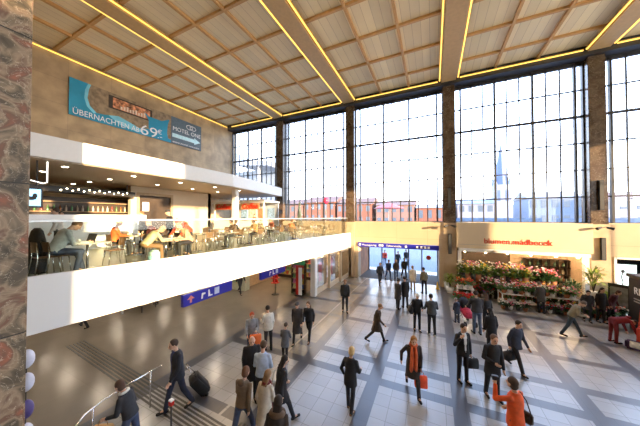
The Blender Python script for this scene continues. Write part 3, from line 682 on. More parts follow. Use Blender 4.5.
# ================================================================== OUTSIDE
def outside():
    struct('floor_forecourt', bx(-90, 90, 24.45, 160, -.3, 0.0), mat('forecourt', (.11, .13, .16), .8))
    def house(x0, x1, y0, y1, h, m, roofm, label, nf, nw, roof=2.):
        t = thing('town_house', label, 'building', ((x0 + x1) / 2, y0, 0)); w = (x1 - x0) / 2
        obj('walls', bx(-w, w, 0, y1 - y0, 0, h), m, t)
        b = BM(); loft(b, [[Vector((s * (w + .2), y, z)) for y, z in ((-.3, h), (y1 - y0 + .3, h), ((y1 - y0) / 2, h + roof))] for s in (-1, 1)]); bmesh.ops.recalc_face_normals(b, faces=b.faces[:]); obj('roof', b, roofm, t)
        for f in range(nf):
            for i in range(nw):
                x = -w + (i + .5) * 2 * w / nw; z = h * (f + .35) / nf
                obj('window', bx(x - .45, x + .45, -.04, .02, z, z + h / nf * .5), mat('far_glass', (.08, .1, .12), .3), t)
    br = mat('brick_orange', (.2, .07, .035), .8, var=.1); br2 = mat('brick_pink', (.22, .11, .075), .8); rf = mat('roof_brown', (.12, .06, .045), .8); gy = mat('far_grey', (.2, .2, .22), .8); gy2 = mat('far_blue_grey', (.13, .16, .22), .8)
    house(-45, -34, 60, 70, 8.6, br2, rf, 'pale brick house at the far left beyond the windows', 3, 5)
    house(-33.5, -24, 60, 70, 9.2, br, rf, 'orange brick house beyond the second tall window', 3, 5)
    house(-23.5, -14, 60, 70, 8.4, br, rf, 'lower orange brick house left of the red umbrella', 3, 5)
    house(-13, -4, 60, 70, 8.0, br2, rf, 'pinkish brick house beyond the middle window', 3, 5, 1.4)
    house(-3.5, 4, 60, 70, 7.2, br, gy, 'small orange brick house left of the church', 2, 4, 1)
    house(5, 12, 62, 72, 8.0, gy, gy2, 'grey house just left of the church tower', 3, 4, 1.2)
    house(17, 25, 60, 70, 8.8, gy2, gy, 'blue grey house right of the church tower', 3, 5, 1.5)
    house(26, 40, 58, 68, 8.2, gy, rf, 'long grey house at the far right beyond the windows', 3, 7, 1.5)
    house(41, 56, 58, 68, 7.6, br2, rf, 'brick house beyond the rightmost window', 3, 7, 1.5)
    # church
    t = thing('church_tower', 'church tower with slim blue grey spire beyond the flower shop window', 'church', (23.2, 110, 0))
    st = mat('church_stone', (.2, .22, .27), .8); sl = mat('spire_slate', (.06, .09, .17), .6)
    obj('tower_shaft', bx(-2.6, 2.6, -2.6, 2.6, 0, 17), st, t); 
    def cone(cx, cy, r, z0, z1, nm, m, n=8):
        b = BM(); loft(b, [circ(Vector((cx, cy, z0)), Vector((1, 0, 0)), Vector((0, 1, 0)), r, r, n), circ(Vector((cx, cy, z1)), Vector((1, 0, 0)), Vector((0, 1, 0)), .05, .05, n)]); obj(nm, b, m, t)
    cone(0, 0, 2.7, 17, 33, 'spire', sl)
    for sx_ in (-1, 1):
        for sy in (-1, 1): cone(sx_ * 2.2, sy * 2.2, .6, 17, 21, 'pinnacle', st)
    for s in (-1.2, 1.2): obj('belfry_window', bx(s - .45, s + .45, -2.65, -2.55, 11, 15), sl, t)
    b = BM(); loft(b, [[Vector((x, y, z)) for x, z in ((-5, 0), (5, 0), (5, 9), (0, 14), (-5, 9))] for y in (3, 28)]); bmesh.ops.recalc_face_normals(b, faces=b.faces[:]); obj('nave', b, st, t)
    # white canopy building seen through the leftmost window
    t = thing('canopy_roof', 'large white slanting canopy beyond the leftmost tall window', 'canopy', (-46, 52, 0))
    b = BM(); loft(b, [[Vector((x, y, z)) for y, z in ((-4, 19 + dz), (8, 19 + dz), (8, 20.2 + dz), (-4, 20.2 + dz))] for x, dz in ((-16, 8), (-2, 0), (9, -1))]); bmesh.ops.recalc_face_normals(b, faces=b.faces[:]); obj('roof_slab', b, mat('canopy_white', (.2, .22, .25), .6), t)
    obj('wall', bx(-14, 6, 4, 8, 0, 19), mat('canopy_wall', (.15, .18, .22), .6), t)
    for x in (-8, 5): obj('support', bx(x - .3, x + .3, -3, -2.4, 0, 19), M_GREY, t)
    # blue roofed tram shelter just outside, seen above the sills
    for x0, x1, lab in ((1.6, 9.2, 'blue slatted shelter roof outside above the flower shop'), (10.2, 19, 'blue slatted shelter roof outside at the right')):
        t = thing('tram_shelter', lab, 'shelter', (x0, 29, 0)); bl = mat('shelter_blue', (.06, .13, .28), .5, var=.3, scale=3)
        obj('roof', bx(0, x1 - x0, 0, 2.2, 4.55, 4.62), bl, t); obj('roof_edge', bx(0, x1 - x0, -.05, 0, 4.3, 5.0), bl, t)
        for q in (.4, (x1 - x0) - .4): obj('post', bx(q - .06, q + .06, 1, 1.12, 0, 4.55), M_GREY, t)
    t = thing('street_umbrella', 'red and white parasol outside beyond the entrance window', 'parasol', (-7.2, 44, 0))
    b = BM(); loft(b, [circ(Vector((0, 0, z)), Vector((1, 0, 0)), Vector((0, 1, 0)), r, r, 10) for r, z in ((2.6, 6.6), (2.5, 6.8), (.1, 7.7))]); obj('canopy', b, mat('umbrella_red', (.3, .05, .05), .6), t)
    b = BM(); tube(b, [(0, 0, 0), (0, 0, 7.6)], .05, 8); obj('pole', b, M_GREY, t)
outside()

# ================================================================== PEOPLE
SKIN = mat('skin', (.55, .33, .22), .55, var=.05, scale=20); M_EYE = mat('eye_dark', (.03, .02, .02), .3); M_LIP = mat('lip', (.4, .13, .1), .5)
CLOTH = {}
def cloth(c):
    k = tuple(c)
    if k not in CLOTH: CLOTH[k] = mat('cloth_%d' % len(CLOTH), c, .85, var=.18, scale=9, bump=.15)
    return CLOTH[k]
BLK = (.014, .014, .017); NAVY = (.02, .025, .05); CHAR = (.035, .036, .042); JEAN = (.05, .07, .13); BRN = (.09, .055, .032); TAN = (.3, .22, .14)
CREAM = (.6, .54, .44); WHT = (.75, .75, .74); GRY = (.16, .17, .18); LBLUE = (.42, .52, .68); ORG = (.75, .13, .03); DRED = (.2, .015, .02); OLV = (.14, .12, .07)
def remesh(bm, vox, smooth_it=3):
    me = bpy.data.meshes.new('tmp'); bmesh.ops.recalc_face_normals(bm, faces=bm.faces[:]); bm.to_mesh(me); bm.free()
    o = bpy.data.objects.new('tmp', me); COL.objects.link(o)
    m = o.modifiers.new('r', 'REMESH'); m.mode = 'VOXEL'; m.voxel_size = vox; m.use_smooth_shade = True
    if smooth_it:
        m2 = o.modifiers.new('s', 'SMOOTH'); m2.factor = .5; m2.iterations = smooth_it
    dg = bpy.context.evaluated_depsgraph_get(); out = bpy.data.meshes.new_from_object(o.evaluated_get(dg))
    bpy.data.objects.remove(o); bpy.data.meshes.remove(me)
    for p in out.polygons: p.use_smooth = True
    return out
def mesh_obj(name, me, m, parent):
    me.materials.clear()
    for x in (m if isinstance(m, (list, tuple)) else [m]): me.materials.append(x)
    me.name = name; o = bpy.data.objects.new(name, me); COL.objects.link(o); o.parent = parent; return o
def rx(a): return Matrix.Rotation(a, 3, 'X')
def person(label, x, y, z0=0, face=0, h=1.75, pose=None, top=BLK, legs=BLK, hair=(.03, .02, .015), style='short', shoe=(.015, .012, .01),
           hem=.82, extra=(), near=False, group=None, build=1.0, shirt=None, seat=None, skin=None):
    """pose: lean, turn, L/R leg (thigh, knee), L/R arm (swing, out, elbow, inward); degrees. returns (root, hands in world)"""
    P = dict(lean=3, LL=(4, 2), RL=(-4, 2), LA=(8, 8, 15, 5), RA=(-4, 8, 15, 5), nod=8, turn=0)
    P.update(pose or {})
    k = h / 1.75; root = thing('person', label, 'person', (x, y, z0), R(face), group)
    lean = rx(-R(P['lean']))
    hipz = 0.
    def leg(side, a, b):
        hp = Vector((side * .092, 0, 0)); t = R(a); s_ = R(a - b)
        kn = hp + Vector((side * .01, math.sin(t), -math.cos(t))) * .435
        an = kn + Vector((0, math.sin(s_), -math.cos(s_))) * .42
        fa = s_ * .55 if a - b < -8 else max(0, s_) * .4
        f = Vector((side * .12, math.cos(fa), math.sin(fa)))
        return hp, kn, an, f.normalized()
    LG = {-1: leg(-1, *P['LL']), 1: leg(1, *P['RL'])}
    low = min(g[2].z + min(0, g[3].z) * .15 for g in LG.values())
    pz = -low + .085
    if seat is not None: pz = seat / k + .1
    up = Vector((0, 0, pz))
    LG = {s: (g[0] + up, g[1] + up, g[2] + up, g[3]) for s, g in LG.items()}
    pel = up
    def T(v): return pel + lean @ Vector(v)           # torso space: z above the pelvis
    sh = {s: T((s * .172 * build, 0, .462)) for s in (-1, 1)}
    neck = T((0, .0, .56)); 
    hm = lean @ rx(-R(P['nod'])) @ Matrix.Rotation(R(P['turn']), 3, 'Z')
    hd = neck + (lean @ Vector((0, .02, .0))) + hm @ Vector((0, .025, .145))
    def arm(side, sw, out, el, inw):
        u = Vector((side * math.sin(R(out)), math.sin(R(sw)) * math.cos(R(out)), -math.cos(R(sw)) * math.cos(R(out))))
        e_ = sh[side] + (lean @ u if abs(P['lean']) < 35 else u) * .29
        a = sw + el; f = Vector((-side * math.sin(R(inw)), math.sin(R(a)) * math.cos(R(inw)), -math.cos(R(a)) * math.cos(R(inw))))
        w = e_ + f * .25
        return sh[side], e_, w, f
    AR = {-1: arm(-1, *P['LA']), 1: arm(1, *P['RA'])}
    # ---- body, one continuous surface
    vox = .0105 if near else .0155
    bm = BM()
    X = lean @ Vector((1, 0, 0)); Y = lean @ Vector((0, 1, 0))
    tor = [(-.06, .13, .10), (.0, .155, .115), (.1, .145, .105), (.2, .125, .095), (.33, .15, .11), (.43, .155, .11), (.49, .12, .085), (.535, .07, .06)]
    loft(bm, [circ(T((0, 0, z)), X, Y, a * build, b * build, 16) for z, a, b in tor])
    capsule(bm, T((0, 0, .5)), neck + (hd - neck) * .5, .054, .05)
    ell(bm, hd, .078, .094, .114, hm); ell(bm, hd + hm @ Vector((0, .03, -.06)), .054, .062, .055, hm)
    capsule(bm, hd + hm @ Vector((0, .088, .01)), hd + hm @ Vector((0, .108, -.022)), .011, .016, 8)
    for s in (-1, 1):
        ell(bm, hd + hm @ Vector((s * .076, -.005, -.005)), .014, .022, .032, hm, 8, 6)
        a, e_, w, f = AR[s]
        capsule(bm, a, e_, .052, .042); capsule(bm, e_, w, .042, .028)
        sd = f.cross(Vector((1, 0, 0)) * s)
        if sd.length < .2: sd = Vector((0, 0, 1))
        sd.normalize(); pal = w + f * .07; nrm = sd.cross(f).normalized() * (1 if s > 0 else -1)
        capsule(bm, w, pal, .028, .034, 8); ell(bm, w + f * .05, .018, .018, .05, None, 8, 6)
        fr = .0105 if near else .013
        for q, ln in enumerate((.07, .08, .075, .058)):
            o_ = sd * ((q - 1.5) * .021)
            m_ = pal + o_ + f * (ln * .55); capsule(bm, pal + o_ * .9, m_, fr, fr, 6)
            capsule(bm, m_, m_ + (f * .8 - nrm * .6).normalized() * ln * .55, fr, fr * .85, 6)
        th = w + f * .03 + sd * -.03
        capsule(bm, th, th + (f - sd * .8).normalized() * .05, .013, .011, 6)
        hp, kn, an, ft = LG[s]
        capsule(bm, hp, kn, .082, .052); capsule(bm, kn, an, .052, .034); capsule(bm, an, an + ft * .13 + Vector((0, 0, -.045)), .035, .028)
    bmesh.ops.scale(bm, vec=(k, k, k), verts=bm.verts[:])
    me = remesh(bm, vox, 2)
    body = mesh_obj('body', me, [skin or SKIN, M_EYE, M_LIP], root)
    eyes = [(hd + hm @ Vector((s * .03, .082, .012))) * k for s in (-1, 1)]; lip = (hd + hm @ Vector((0, .098, -.056))) * k
    for p in me.polygons:
        c = p.center
        if (c - eyes[0]).length < .014 or (c - eyes[1]).length < .014: p.material_index = 1
        elif abs((c - lip).z) < .010 and (c - lip).length < .026: p.material_index = 2
        else: p.material_index = 0
    # ---- hair or hat
    if style != 'bald':
        bm = BM(); ell(bm, hd + hm @ Vector((0, -.024, .03)), .09, .098, .104, hm, 16, 10)
        if style == 'long':
            for s in (-1, 0, 1): capsule(bm, hd + hm @ Vector((s * .045, -.05, -.01)), neck + lean @ Vector((s * .055, -.075, -.05)), .05, .035)
        if style == 'bob': ell(bm, hd + hm @ Vector((0, -.035, -.04)), .09, .075, .085, hm)
        if style == 'bun': ell(bm, hd + hm @ Vector((0, -.12, .05)), .04, .04, .04)
        if style == 'hat':
            bmesh.ops.delete(bm, geom=bm.verts[:], context='VERTS')
            ell(bm, hd + hm @ Vector((0, -.005, .055)), .092, .104, .075, hm); ell(bm, hd + hm @ Vector((0, -.005, .03)), .098, .11, .025, hm)
        bmesh.ops.scale(bm, vec=(k, k, k), verts=bm.verts[:])
        mesh_obj('hat' if style == 'hat' else 'hair', remesh(bm, .014, 1), cloth(hair), root)
    # ---- trousers
    bm = BM()
    loft(bm, [circ(T((0, 0, z)), X, Y, a * build, b * build, 16) for z, a, b in ((-.08, .13, .115), (0, .178, .135), (.1, .165, .125))])
    for s in (-1, 1):
        hp, kn, an, ft = LG[s]
        capsule(bm, hp, kn, .1, .07); capsule(bm, kn, an + (an - kn) * .07, .07, .057)
    bmesh.ops.scale(bm, vec=(k, k, k), verts=bm.verts[:]); mesh_obj('trousers', remesh(bm, .02), cloth(legs), root)
    # ---- shoes
    for s in (-1, 1):
        hp, kn, an, ft = LG[s]; bm = BM(); c = an + Vector((0, 0, -.045)); 
        upv = Vector((1, 0, 0)).cross(ft).normalized()
        capsule(bm, an + Vector((0, 0, .03)), c - ft * .01, .047, .044, 8); capsule(bm, c - ft * .03, c + ft * .16, .041, .036, 8)
        bmesh.ops.scale(bm, vec=(k, k, k), verts=bm.verts[:]); o = obj('shoe', bm, cloth(shoe), root, True)
    # ---- jacket / coat / shirt
    bm = BM(); g = .026
    rings = []
    lo = hem - .92                                     # hem height above ground relative to a standing pelvis
    zs = [(.545, .068, .066), (.51, .115, .09), (.45, .165, .12), (.33, .17, .13), (.2, .155, .122), (.08, .168, .13), (-.02, .182, .14)]
    for z, a, b in zs: rings.append(circ(T((0, 0, z)), X, Y, a * build + .006, b * build + .008, 18))
    z = -.12
    sp = abs(LG[1][1].y - LG[-1][1].y); ymid = (LG[1][1].y + LG[-1][1].y) / 2
    if seat is None and P['lean'] < 40:
        while z > lo - .01:
            t = (-z) / .45
            rings.append(circ(pel + Vector((0, ymid * t, z)), Vector((1, 0, 0)), Vector((0, 1, 0)), (.185 + .03 * t) * build, (.14 + .035 * t) * build + sp * .33 * t, 18)); z -= .08
    rings.reverse(); loft(bm, rings)
    for s in (-1, 1):
        a, e_, w, f = AR[s]
        capsule(bm, T((s * .07 * build, 0, .485)), a, .045, .057); capsule(bm, a, e_, .06, .054); capsule(bm, e_, w - f * .005, .056, .043)
    bmesh.ops.scale(bm, vec=(k, k, k), verts=bm.verts[:])
    me = remesh(bm, .0175 if near else .022, 2)
    mats = [cloth(top)] + ([cloth(shirt)] if shirt else [])
    mesh_obj('coat' if hem < .7 else 'jacket', me, mats, root)
    if shirt:
        inv = lean.inverted()
        for p in me.polygons:
            q = inv @ (p.center / k - pel)
            if q.y > .05 and abs(q.x) < .01 + max(0, q.z) * .1 and q.z > .02: p.material_index = 1
    for e_ in extra:
        bm = BM()
        if e_[0] == 'scarf':
            loftc = [T((math.cos(t) * .085, math.sin(t) * .085 + .01, .55)) for t in [i * math.pi / 5 for i in range(10)]]
            tube(bm, loftc + [loftc[0]], .035, 8)
            tube(bm, [T((.05, .1, .53)), T((.06, .15, .35)), T((.06, .16, .1)), T((.07, .17, -.18))], [.03, .045, .05, .05], 8)
            tube(bm, [T((-.04, .1, .53)), T((-.05, .15, .35)), T((-.05, .16, .05)), T((-.05, .17, -.3))], [.03, .045, .05, .05], 8)
            nm = 'scarf'
        elif e_[0] == 'hood':
            ell(bm, T((0, -.11, .53)), .1, .06, .08, lean); nm = 'hood'
        elif e_[0] == 'collar':
            tube(bm, [T((math.cos(t) * .09, math.sin(t) * .08, .545)) for t in [i * math.pi / 6 for i in range(13)]], .028, 8); nm = 'collar'
        elif e_[0] == 'fur':
            tube(bm, [T((math.cos(t) * .12, math.sin(t) * .1, .53)) for t in [i * math.pi / 6 for i in range(13)]], .055, 8); nm = 'fur_collar'
        bmesh.ops.scale(bm, vec=(k, k, k), verts=bm.verts[:]); o = obj(nm, bm, cloth(e_[1]), root, True)
    M = Matrix.Translation((x, y, z0)) @ Matrix.Rotation(R(face), 4, 'Z')
    hands = {s: M @ ((AR[s][2] + AR[s][3] * .09) * k) for s in (-1, 1)}
    root['_sh'] = 0; del root['_sh']
    pts = dict(hands=hands, sh={s: M @ (sh[s] * k) for s in (-1, 1)}, hip=M @ (pel * k), head=M @ (hd * k), M=M)
    return root, pts

def walk(a=1, arm=22):            # a = +1 right leg forward, -1 left leg forward
    f, b = (26, 8), (-20, 22)
    return dict(RL=f if a > 0 else b, LL=b if a > 0 else f, RA=(-arm * a, 9, 18, 3), LA=(arm * a, 9, 25, 3), lean=5)
STAND = {}
# ---- things people carry: top-level things of their own
def hand_bag(kind, label, at, face, col, size=(.38, .12, .28), cat='bag', strap=.12):
    w, d, hh = size
    t = thing(kind, label, cat, (at[0], at[1], at[2] - strap - hh), R(face))
    b = BM(); loft(b, [[Vector((sx_ * w / 2 * q, sy * d / 2 * q2, z)) for sx_, sy in ((-1, -1), (1, -1), (1, 1), (-1, 1))] for z, q, q2 in ((0, .92, .9), (.03, 1, 1), (hh * .8, 1, .85), (hh, .94, .4))])
    bmesh.ops.bevel(b, geom=b.edges[:], offset=.012, segments=2, affect='EDGES'); obj('bag_body', b, cloth(col), t, True)
    b = BM(); tube(b, [(-w * .25, 0, hh - .01), (-w * .2, 0, hh + strap * .7), (0, 0, hh + strap), (w * .2, 0, hh + strap * .7), (w * .25, 0, hh - .01)], .008, 6)
    obj('handle', b, cloth(tuple(c * .6 for c in col)), t, True)
    return t
def shoulder_bag(label, pts, side, face, col, size=(.32, .12, .24), kind='shoulder_bag'):
    p = pts['M'] @ Vector((side * .27, -.02, 0)); w, d, hh = size; zb = pts['hip'].z - .12
    t = thing(kind, label, 'bag', (p.x, p.y, zb), R(face + 90))
    b = rbox(-w / 2, w / 2, -d / 2, d / 2, 0, hh, .03, 3); obj('bag_body', b, cloth(col), t, True)
    s = pts['M'] @ Vector((side * .13, 0, 0)); lz = pts['sh'][1].z - zb + .06
    q = Matrix.Rotation(-R(face + 90), 3, 'Z') @ Vector((s.x - p.x, s.y - p.y, 0))
    b = BM(); tube(b, [(-w * .42, 0, hh * .9), (-.09, q.y * .7, lz * .8), (0, q.y, lz), (.09, q.y * .7, lz * .8), (w * .42, 0, hh * .9)], .012, 6); obj('strap', b, cloth(col), t, True)
    return t
def trolley(label, x, y, face, col=BLK):
    t = thing('rolling_suitcase', label, 'suitcase', (x, y, 0), R(face))
    mx = Matrix.Translation((0, 0, .05)) @ Matrix.Rotation(R(-35), 4, 'X')
    b = rbox(-.22, .22, -.14, .14, .02, .62, .04, 3); b.transform(mx); obj('shell', b, cloth(col), t, True)
    b = BM(); 
    for s in (-.12, .12): tube(b, [mx @ Vector((s, -.08, .6)), mx @ Vector((s, -.08, 1.0))], .009, 6)
    tube(b, [mx @ Vector((-.13, -.08, 1.0)), mx @ Vector((.13, -.08, 1.0))], .016, 6); obj('pull_handle', b, M_CHROME, t, True)
    for s in (-.18, .18):
        b = BM(); tube(b, [(s - .02, .02, .05), (s + .02, .02, .05)], .05, 14); obj('wheel', b, M_BLACK, t, True)

# ================================================================== CAFE FURNITURE (on the mezzanine)
FZ = MZ - .12
def chair_proto():
    t = thing('cafe_chair', 'cafe chair', 'chair')
    wood = mat('chair_wood', (.16, .09, .045), .45, scale=10)
    b = rbox(-.2, .2, -.2, .2, .44, .465, .012); 
    for v in b.verts: v.co.z -= .02 * (1 - abs(v.co.x) / .2)
    obj('seat', b, wood, t, True)
    b = BM(); rows = []
    for z, y in ((.58, -.2), (.68, -.215), (.8, -.235), (.84, -.245)):
        rows.append([Vector((x, y - .0 + .03 * (x / .2) ** 2, z)) for x in (-.2, -.1, 0, .1, .2)])
    for q in (0, .014):
        vv = [[b.verts.new(p + Vector((0, -q, 0))) for p in r] for r in rows]
        for a, c in zip(vv, vv[1:]):
            for i in range(4): b.faces.new((a[i], a[i + 1], c[i + 1], c[i]) if q else (a[i], c[i], c[i + 1], a[i + 1]))
    obj('backrest', b, wood, t, True)
    for sx_ in (-1, 1):
        b = BM(); tube(b, [(sx_ * .18, .17, .44), (sx_ * .21, .21, 0)], .012, 6); obj('leg', b, M_CHROME, t, True)
        b = BM(); tube(b, [(sx_ * .18, -.21, .82), (sx_ * .18, -.19, .44), (sx_ * .21, -.24, 0)], .012, 6); obj('leg', b, M_CHROME, t, True)
    return t
def table_proto():
    t = thing('cafe_table', 'cafe table', 'table')
    obj('tabletop', rbox(-.38, .38, -.38, .38, .715, .745, .01), mat('table_top', (.34, .32, .3), .25), t)
    b = BM(); tube(b, [(0, 0, .03), (0, 0, .715)], .03, 10); obj('pedestal', b, M_CHROME, t, True)
    obj('base', lathe(BM(), [(.26, 0), (.25, .02), (.04, .04)], n=18), M_CHROME, t, True)
    return t
CH = chair_proto(); TB = table_proto(); used = {'c': False, 't': False}
def chair(x, y, rz, label, group=None):
    o = CH if not used['c'] else copy_tree(CH); used['c'] = True
    o.location = (x, y, FZ); o.rotation_euler = (0, 0, R(rz)); tag(o, label, 'chair')
    if 'group' in o: del o['group']
    if group: o['group'] = group
    return o
def table(x, y, rz, label, group='cafe tables'):
    o = TB if not used['t'] else copy_tree(TB); used['t'] = True
    o.location = (x, y, FZ); o.rotation_euler = (0, 0, R(rz)); tag(o, label, 'table', group); return o
TABLES = [(-8.85, 3.3, 'under the open black laptop'), (-10.5, 5.3, 'between the person in orange and the white board'), (-8.45, 5.25, 'beside the person in the red jacket'),
          (-9.2, 7.0, 'behind the red jacketed person, near the balustrade'), (-8.75, 8.3, 'in front of the seated person in dark brown'), (-8.9, 9.9, 'left of the white cafe column'),
          (-9.0, 11.9, 'just right of the white cafe column'), (-7.9, 13.3, 'along the balustrade below the orange kiosk lettering'), (-10.6, 13.6, 'in front of the kiosk counter'),
          (-9.9, 15.7, 'left of the grey Christmas tree'), (-7.8, 15.4, 'right of the grey Christmas tree'), (-8.0, 17.6, 'near the window wall under the pink balloon'), (-12.2, 15.6, 'beside the kiosk counter by the window'), (-11.6, 10.2, 'in front of the beige cafe back wall'), (-12.5, 8.2, 'in front of the dark cafe door'), (-11.2, 2.2, 'behind the man in white shirt')]
no_seat = {}
for i, (x, y, w) in enumerate(TABLES):
    table(x, y, 6, 'square grey topped cafe table on pedestal ' + w)
    for k, (dx, dy, rz, wh) in enumerate(((0, .62, 180, 'far side'), (0, -.62, 0, 'near side'), (-.62, 0, -90, 'left side'), (.62, 0, 90, 'right side'))):
        if i == 0 and k in (2,): continue
        if i == 2 and k == 3: continue
        if i == 2 and k == 1: continue
        if k == 3 and x + .9 > ex(y) - .4: continue
        jx = rnd.uniform(-.05, .05)
        chair(x + dx + jx, y + dy, rz + rnd.uniform(-8, 8), 'dark cafe chair, %s of the table %s' % (wh, ' '.join(w.split(',')[0].split()[:8])))
# laptop
t = thing('laptop', 'open black laptop on the table in front of the man in white', 'laptop', (-8.85, 3.25, FZ + .746), R(10))
obj('keyboard_base', rbox(-.17, .17, -.12, .12, 0, .02, .004), M_BLACK, t); s = obj('screen_lid', rbox(-.17, .17, -.006, .006, 0, .23, .004), M_BLACK, t); s.location = (0, .12, .015); s.rotation_euler = (R(-18), 0, 0)
def small(name, label, cat, x, y, z, bm, m, group=None):
    o = obj(name, bm, m, None, True); o.location = (x, y, z); return tag(o, label, cat, group)
cup = None
for i, (x, y, w) in enumerate(TABLES):
    for dx, dy in ((.15, .1), (-.16, -.12)):
        if i == 0 and dx > 0: continue
        small('cup', 'white coffee cup on the table ' + ' '.join(w.split(',')[0].split()[:9]), 'cup', x + dx, y + dy, FZ + .746, lathe(BM(), [(.025, 0), (.04, .05), (.042, .08)], n=12), M_WHITE, 'cups on the table ' + str(i))
# low white banquette wall, bar counter with bottles, menu screen
struct('wall_cafe_low', rbox(-14.15, -14.0, 1.0, 7.5, FZ, 4.98, .01), M_WHITE)
t = thing('bar_counter', 'long dark bar counter at the back of the cafe', 'counter', (-17.2, 1, FZ))
obj('counter_body', bx(-.3, .3, 0, 7.3, 0, 1.1), M_DARKBROWN, t); obj('counter_top', rbox(-.36, .36, -.05, 7.35, 1.1, 1.15, .01), M_WOODL, t)
t = thing('bar_shelf', 'long lit back bar shelf with bottles', 'shelf', (-18.9, 1, FZ))
obj('back_panel', bx(-.25, -.2, 0, 9, 0, 2.6), M_DARKBROWN, t)
for z in (1.2, 1.75, 2.3): obj('shelf_board', bx(-.2, .1, 0, 9, z, z + .04), M_WOODL, t)
bc = [(.35, .12, .03), (.08, .2, .07), (.5, .42, .3), (.45, .05, .04), (.6, .55, .5)]; BT = []
for i, c in enumerate(bc):
    BT.append(obj('bottle', lathe(BM(), [(.045, 0), (.048, .02), (.048, .2), (.018, .27), (.018, .34)], n=10), mat('bottle_%d' % i, c, .2), None, True))
ub = [0] * 5; bn = ['brown', 'green', 'cream', 'red', 'pale']
for z in (1.245, 1.795):
    for i in range(36):
        k = rnd.randrange(5); o = BT[k] if not ub[k] else BT[k].copy()
        if ub[k]: COL.objects.link(o)
        ub[k] = 1; o.location = (-18.95, 1.3 + i * .24, FZ + z); tag(o, bn[k] + ' bottle standing on the back bar shelf', 'bottle', bn[k] + ' bottles on the back bar')
t = thing('bar_canopy', 'black canopy with a row of small lights over the bar', 'canopy', (-17.3, 5.4, 6.35))
obj('canopy_body', bx(-.5, .5, -3.6, 3.1, 0, .28), M_BLACK, t)
for i in range(14): obj('small_light', ell(BM(), (.52, -.2 + i * .22, .1 + (i % 2) * .09), .03, .035, .035, None, 8, 6), emis('tiny_lights', (1, .85, .55), 12), t)
for y in (-3.2, 2.9): obj('hanging_rod', bx(-.02, .02, y - .02, y + .02, .28, 7.1 - 6.35), M_STEEL, t)
t = thing('menu_screen', 'hanging blue lit screen under the cafe ceiling beside the pier', 'screen', (-12.6, 3.15, 5.42))
obj('screen_case', rbox(-.05, .05, -.3, .3, 0, .72, .02), M_BLACK, t); obj('screen_face', bx(.05, .056, -.24, .24, .07, .65), emis('screen_blue', (.35, .7, .95), 1.3), t)
b = BM(); tube(b, [(0, -.15, .72), (0, -.15, 7.1 - 5.42)], .02, 6); tube(b, [(0, .15, .72), (0, .15, 7.1 - 5.42)], .02, 6); obj('hanger', b, M_STEEL, t)
b = BM(); ell(b, (.058, -.02, .33), .004, .16, .07); ell(b, (.058, .1, .42), .004, .06, .09); obj('screen_image', b, M_BLACK, t)
t = thing('pendant_lamp', 'white bent tube pendant lamp under the cafe ceiling', 'lamp', (-12.6, 3.4, 6.1)) 
b = BM(); tube(b, [(0, .15, 1.0), (0, .15, .25), (0, .05, .2), (0, -.25, .28)], .022, 8)
for v in b.verts: pass
obj('tube', b, emis('pendant_white', (1, .95, .85), 1.2), t)
b = BM(); ell(b, (0, -.42, .36), .07, .16, .07); obj('shade', b, M_WHITE, t, True)

# kiosk with red signs
def kiosk():
    t = thing('snack_kiosk', 'white snack kiosk with orange red signs near the window', 'kiosk', (-16.5, 17, FZ))
    obj('counter', rbox(-2.6, 3.4, -.6, -.1, 0, 1.12, .02), M_WHITE, t); obj('back_wall', bx(-2.6, 3.4, 1.5, 1.6, 0, 2.75), mat('kiosk_back', (.45, .5, .55), .5), t); obj('roof', bx(-2.7, 3.5, -.6, 1.6, 2.75, 2.92), M_WHITE, t)
    obj('roof_edge', bx(-2.72, 3.52, -.65, -.6, 2.7, 2.97), M_WHITE, t)
    for x in (-2.55, 3.35): obj('post', bx(x - .06, x + .06, -.6, -.48, 1.12, 2.75), M_WHITE, t)
    for x0, x1 in ((-2.3, -.2), (.9, 3.0)):
        s = obj('sign_board', rbox(x0, x1, -.72, -.66, 2.12, 2.68, .01), mat('sign_cream', (.4, .2, .09), .5), t)
        text_mesh('lettering', 'Coffee', .66, mat('sign_red', (.6, .03, .01), .45), t, face_matrix((x0 + .15, -.73, 2.2), (1, 0, 0), (0, 0, 1)), .01, .25, x1 - x0 - .35, .02)
    for i in range(5): obj('menu_panel', bx(-2.2 + i * 1.1, -1.4 + i * 1.1, 1.47, 1.5, 1.3, 2.3), mat('menu_%d' % (i % 3), [(.5, .2, .1), (.25, .4, .6), (.6, .55, .45)][i % 3], .5, var=.4, scale=8), t)
kiosk()
# Christmas tree and balloon
t = thing('christmas_tree', 'slender grey green Christmas tree on the mezzanine before the window', 'tree', (-10.1, 17.3, FZ))
b = BM()
for i in range(420):
    z = .35 + 2.35 * (i / 420); r = .5 * (1 - (z - .35) / 2.4) + .02; a = i * 2.399; l_ = r * rnd.uniform(.85, 1.1)
    p = Vector((0, 0, z + .08)); q = Vector((math.cos(a) * l_, math.sin(a) * l_, z - .12)); s = Vector((-math.sin(a), math.cos(a), 0)) * .07
    vs_ = [b.verts.new(c) for c in (p, q * .6 + p * .4 + s + Vector((0, 0, .0)), q, q * .6 + p * .4 - s)]; b.faces.new(vs_)
obj('needles', b, mat('tree_needles', (.2, .25, .22), .7, var=.4, scale=8), t); b = BM(); tube(b, [(0, 0, 0), (0, 0, 2.7)], [.05, .01], 8); obj('trunk', b, M_DARKBROWN, t); obj('pot', lathe(BM(), [(.2, 0), (.26, .3)], n=14), M_WHITE, t)
for i in range(14):
    a = i * 2.4; z = .5 + i * .14; r = .46 * (1 - (z - .35) / 2.4)
    obj('bauble', ell(BM(), (math.cos(a) * r, math.sin(a) * r, z), .035, .035, .035, None, 8, 6), M_CHROME, t, True)
t = thing('pink_balloon', 'pink round balloon on a string floating before the window', 'balloon', (-7.6, 17.1, FZ))
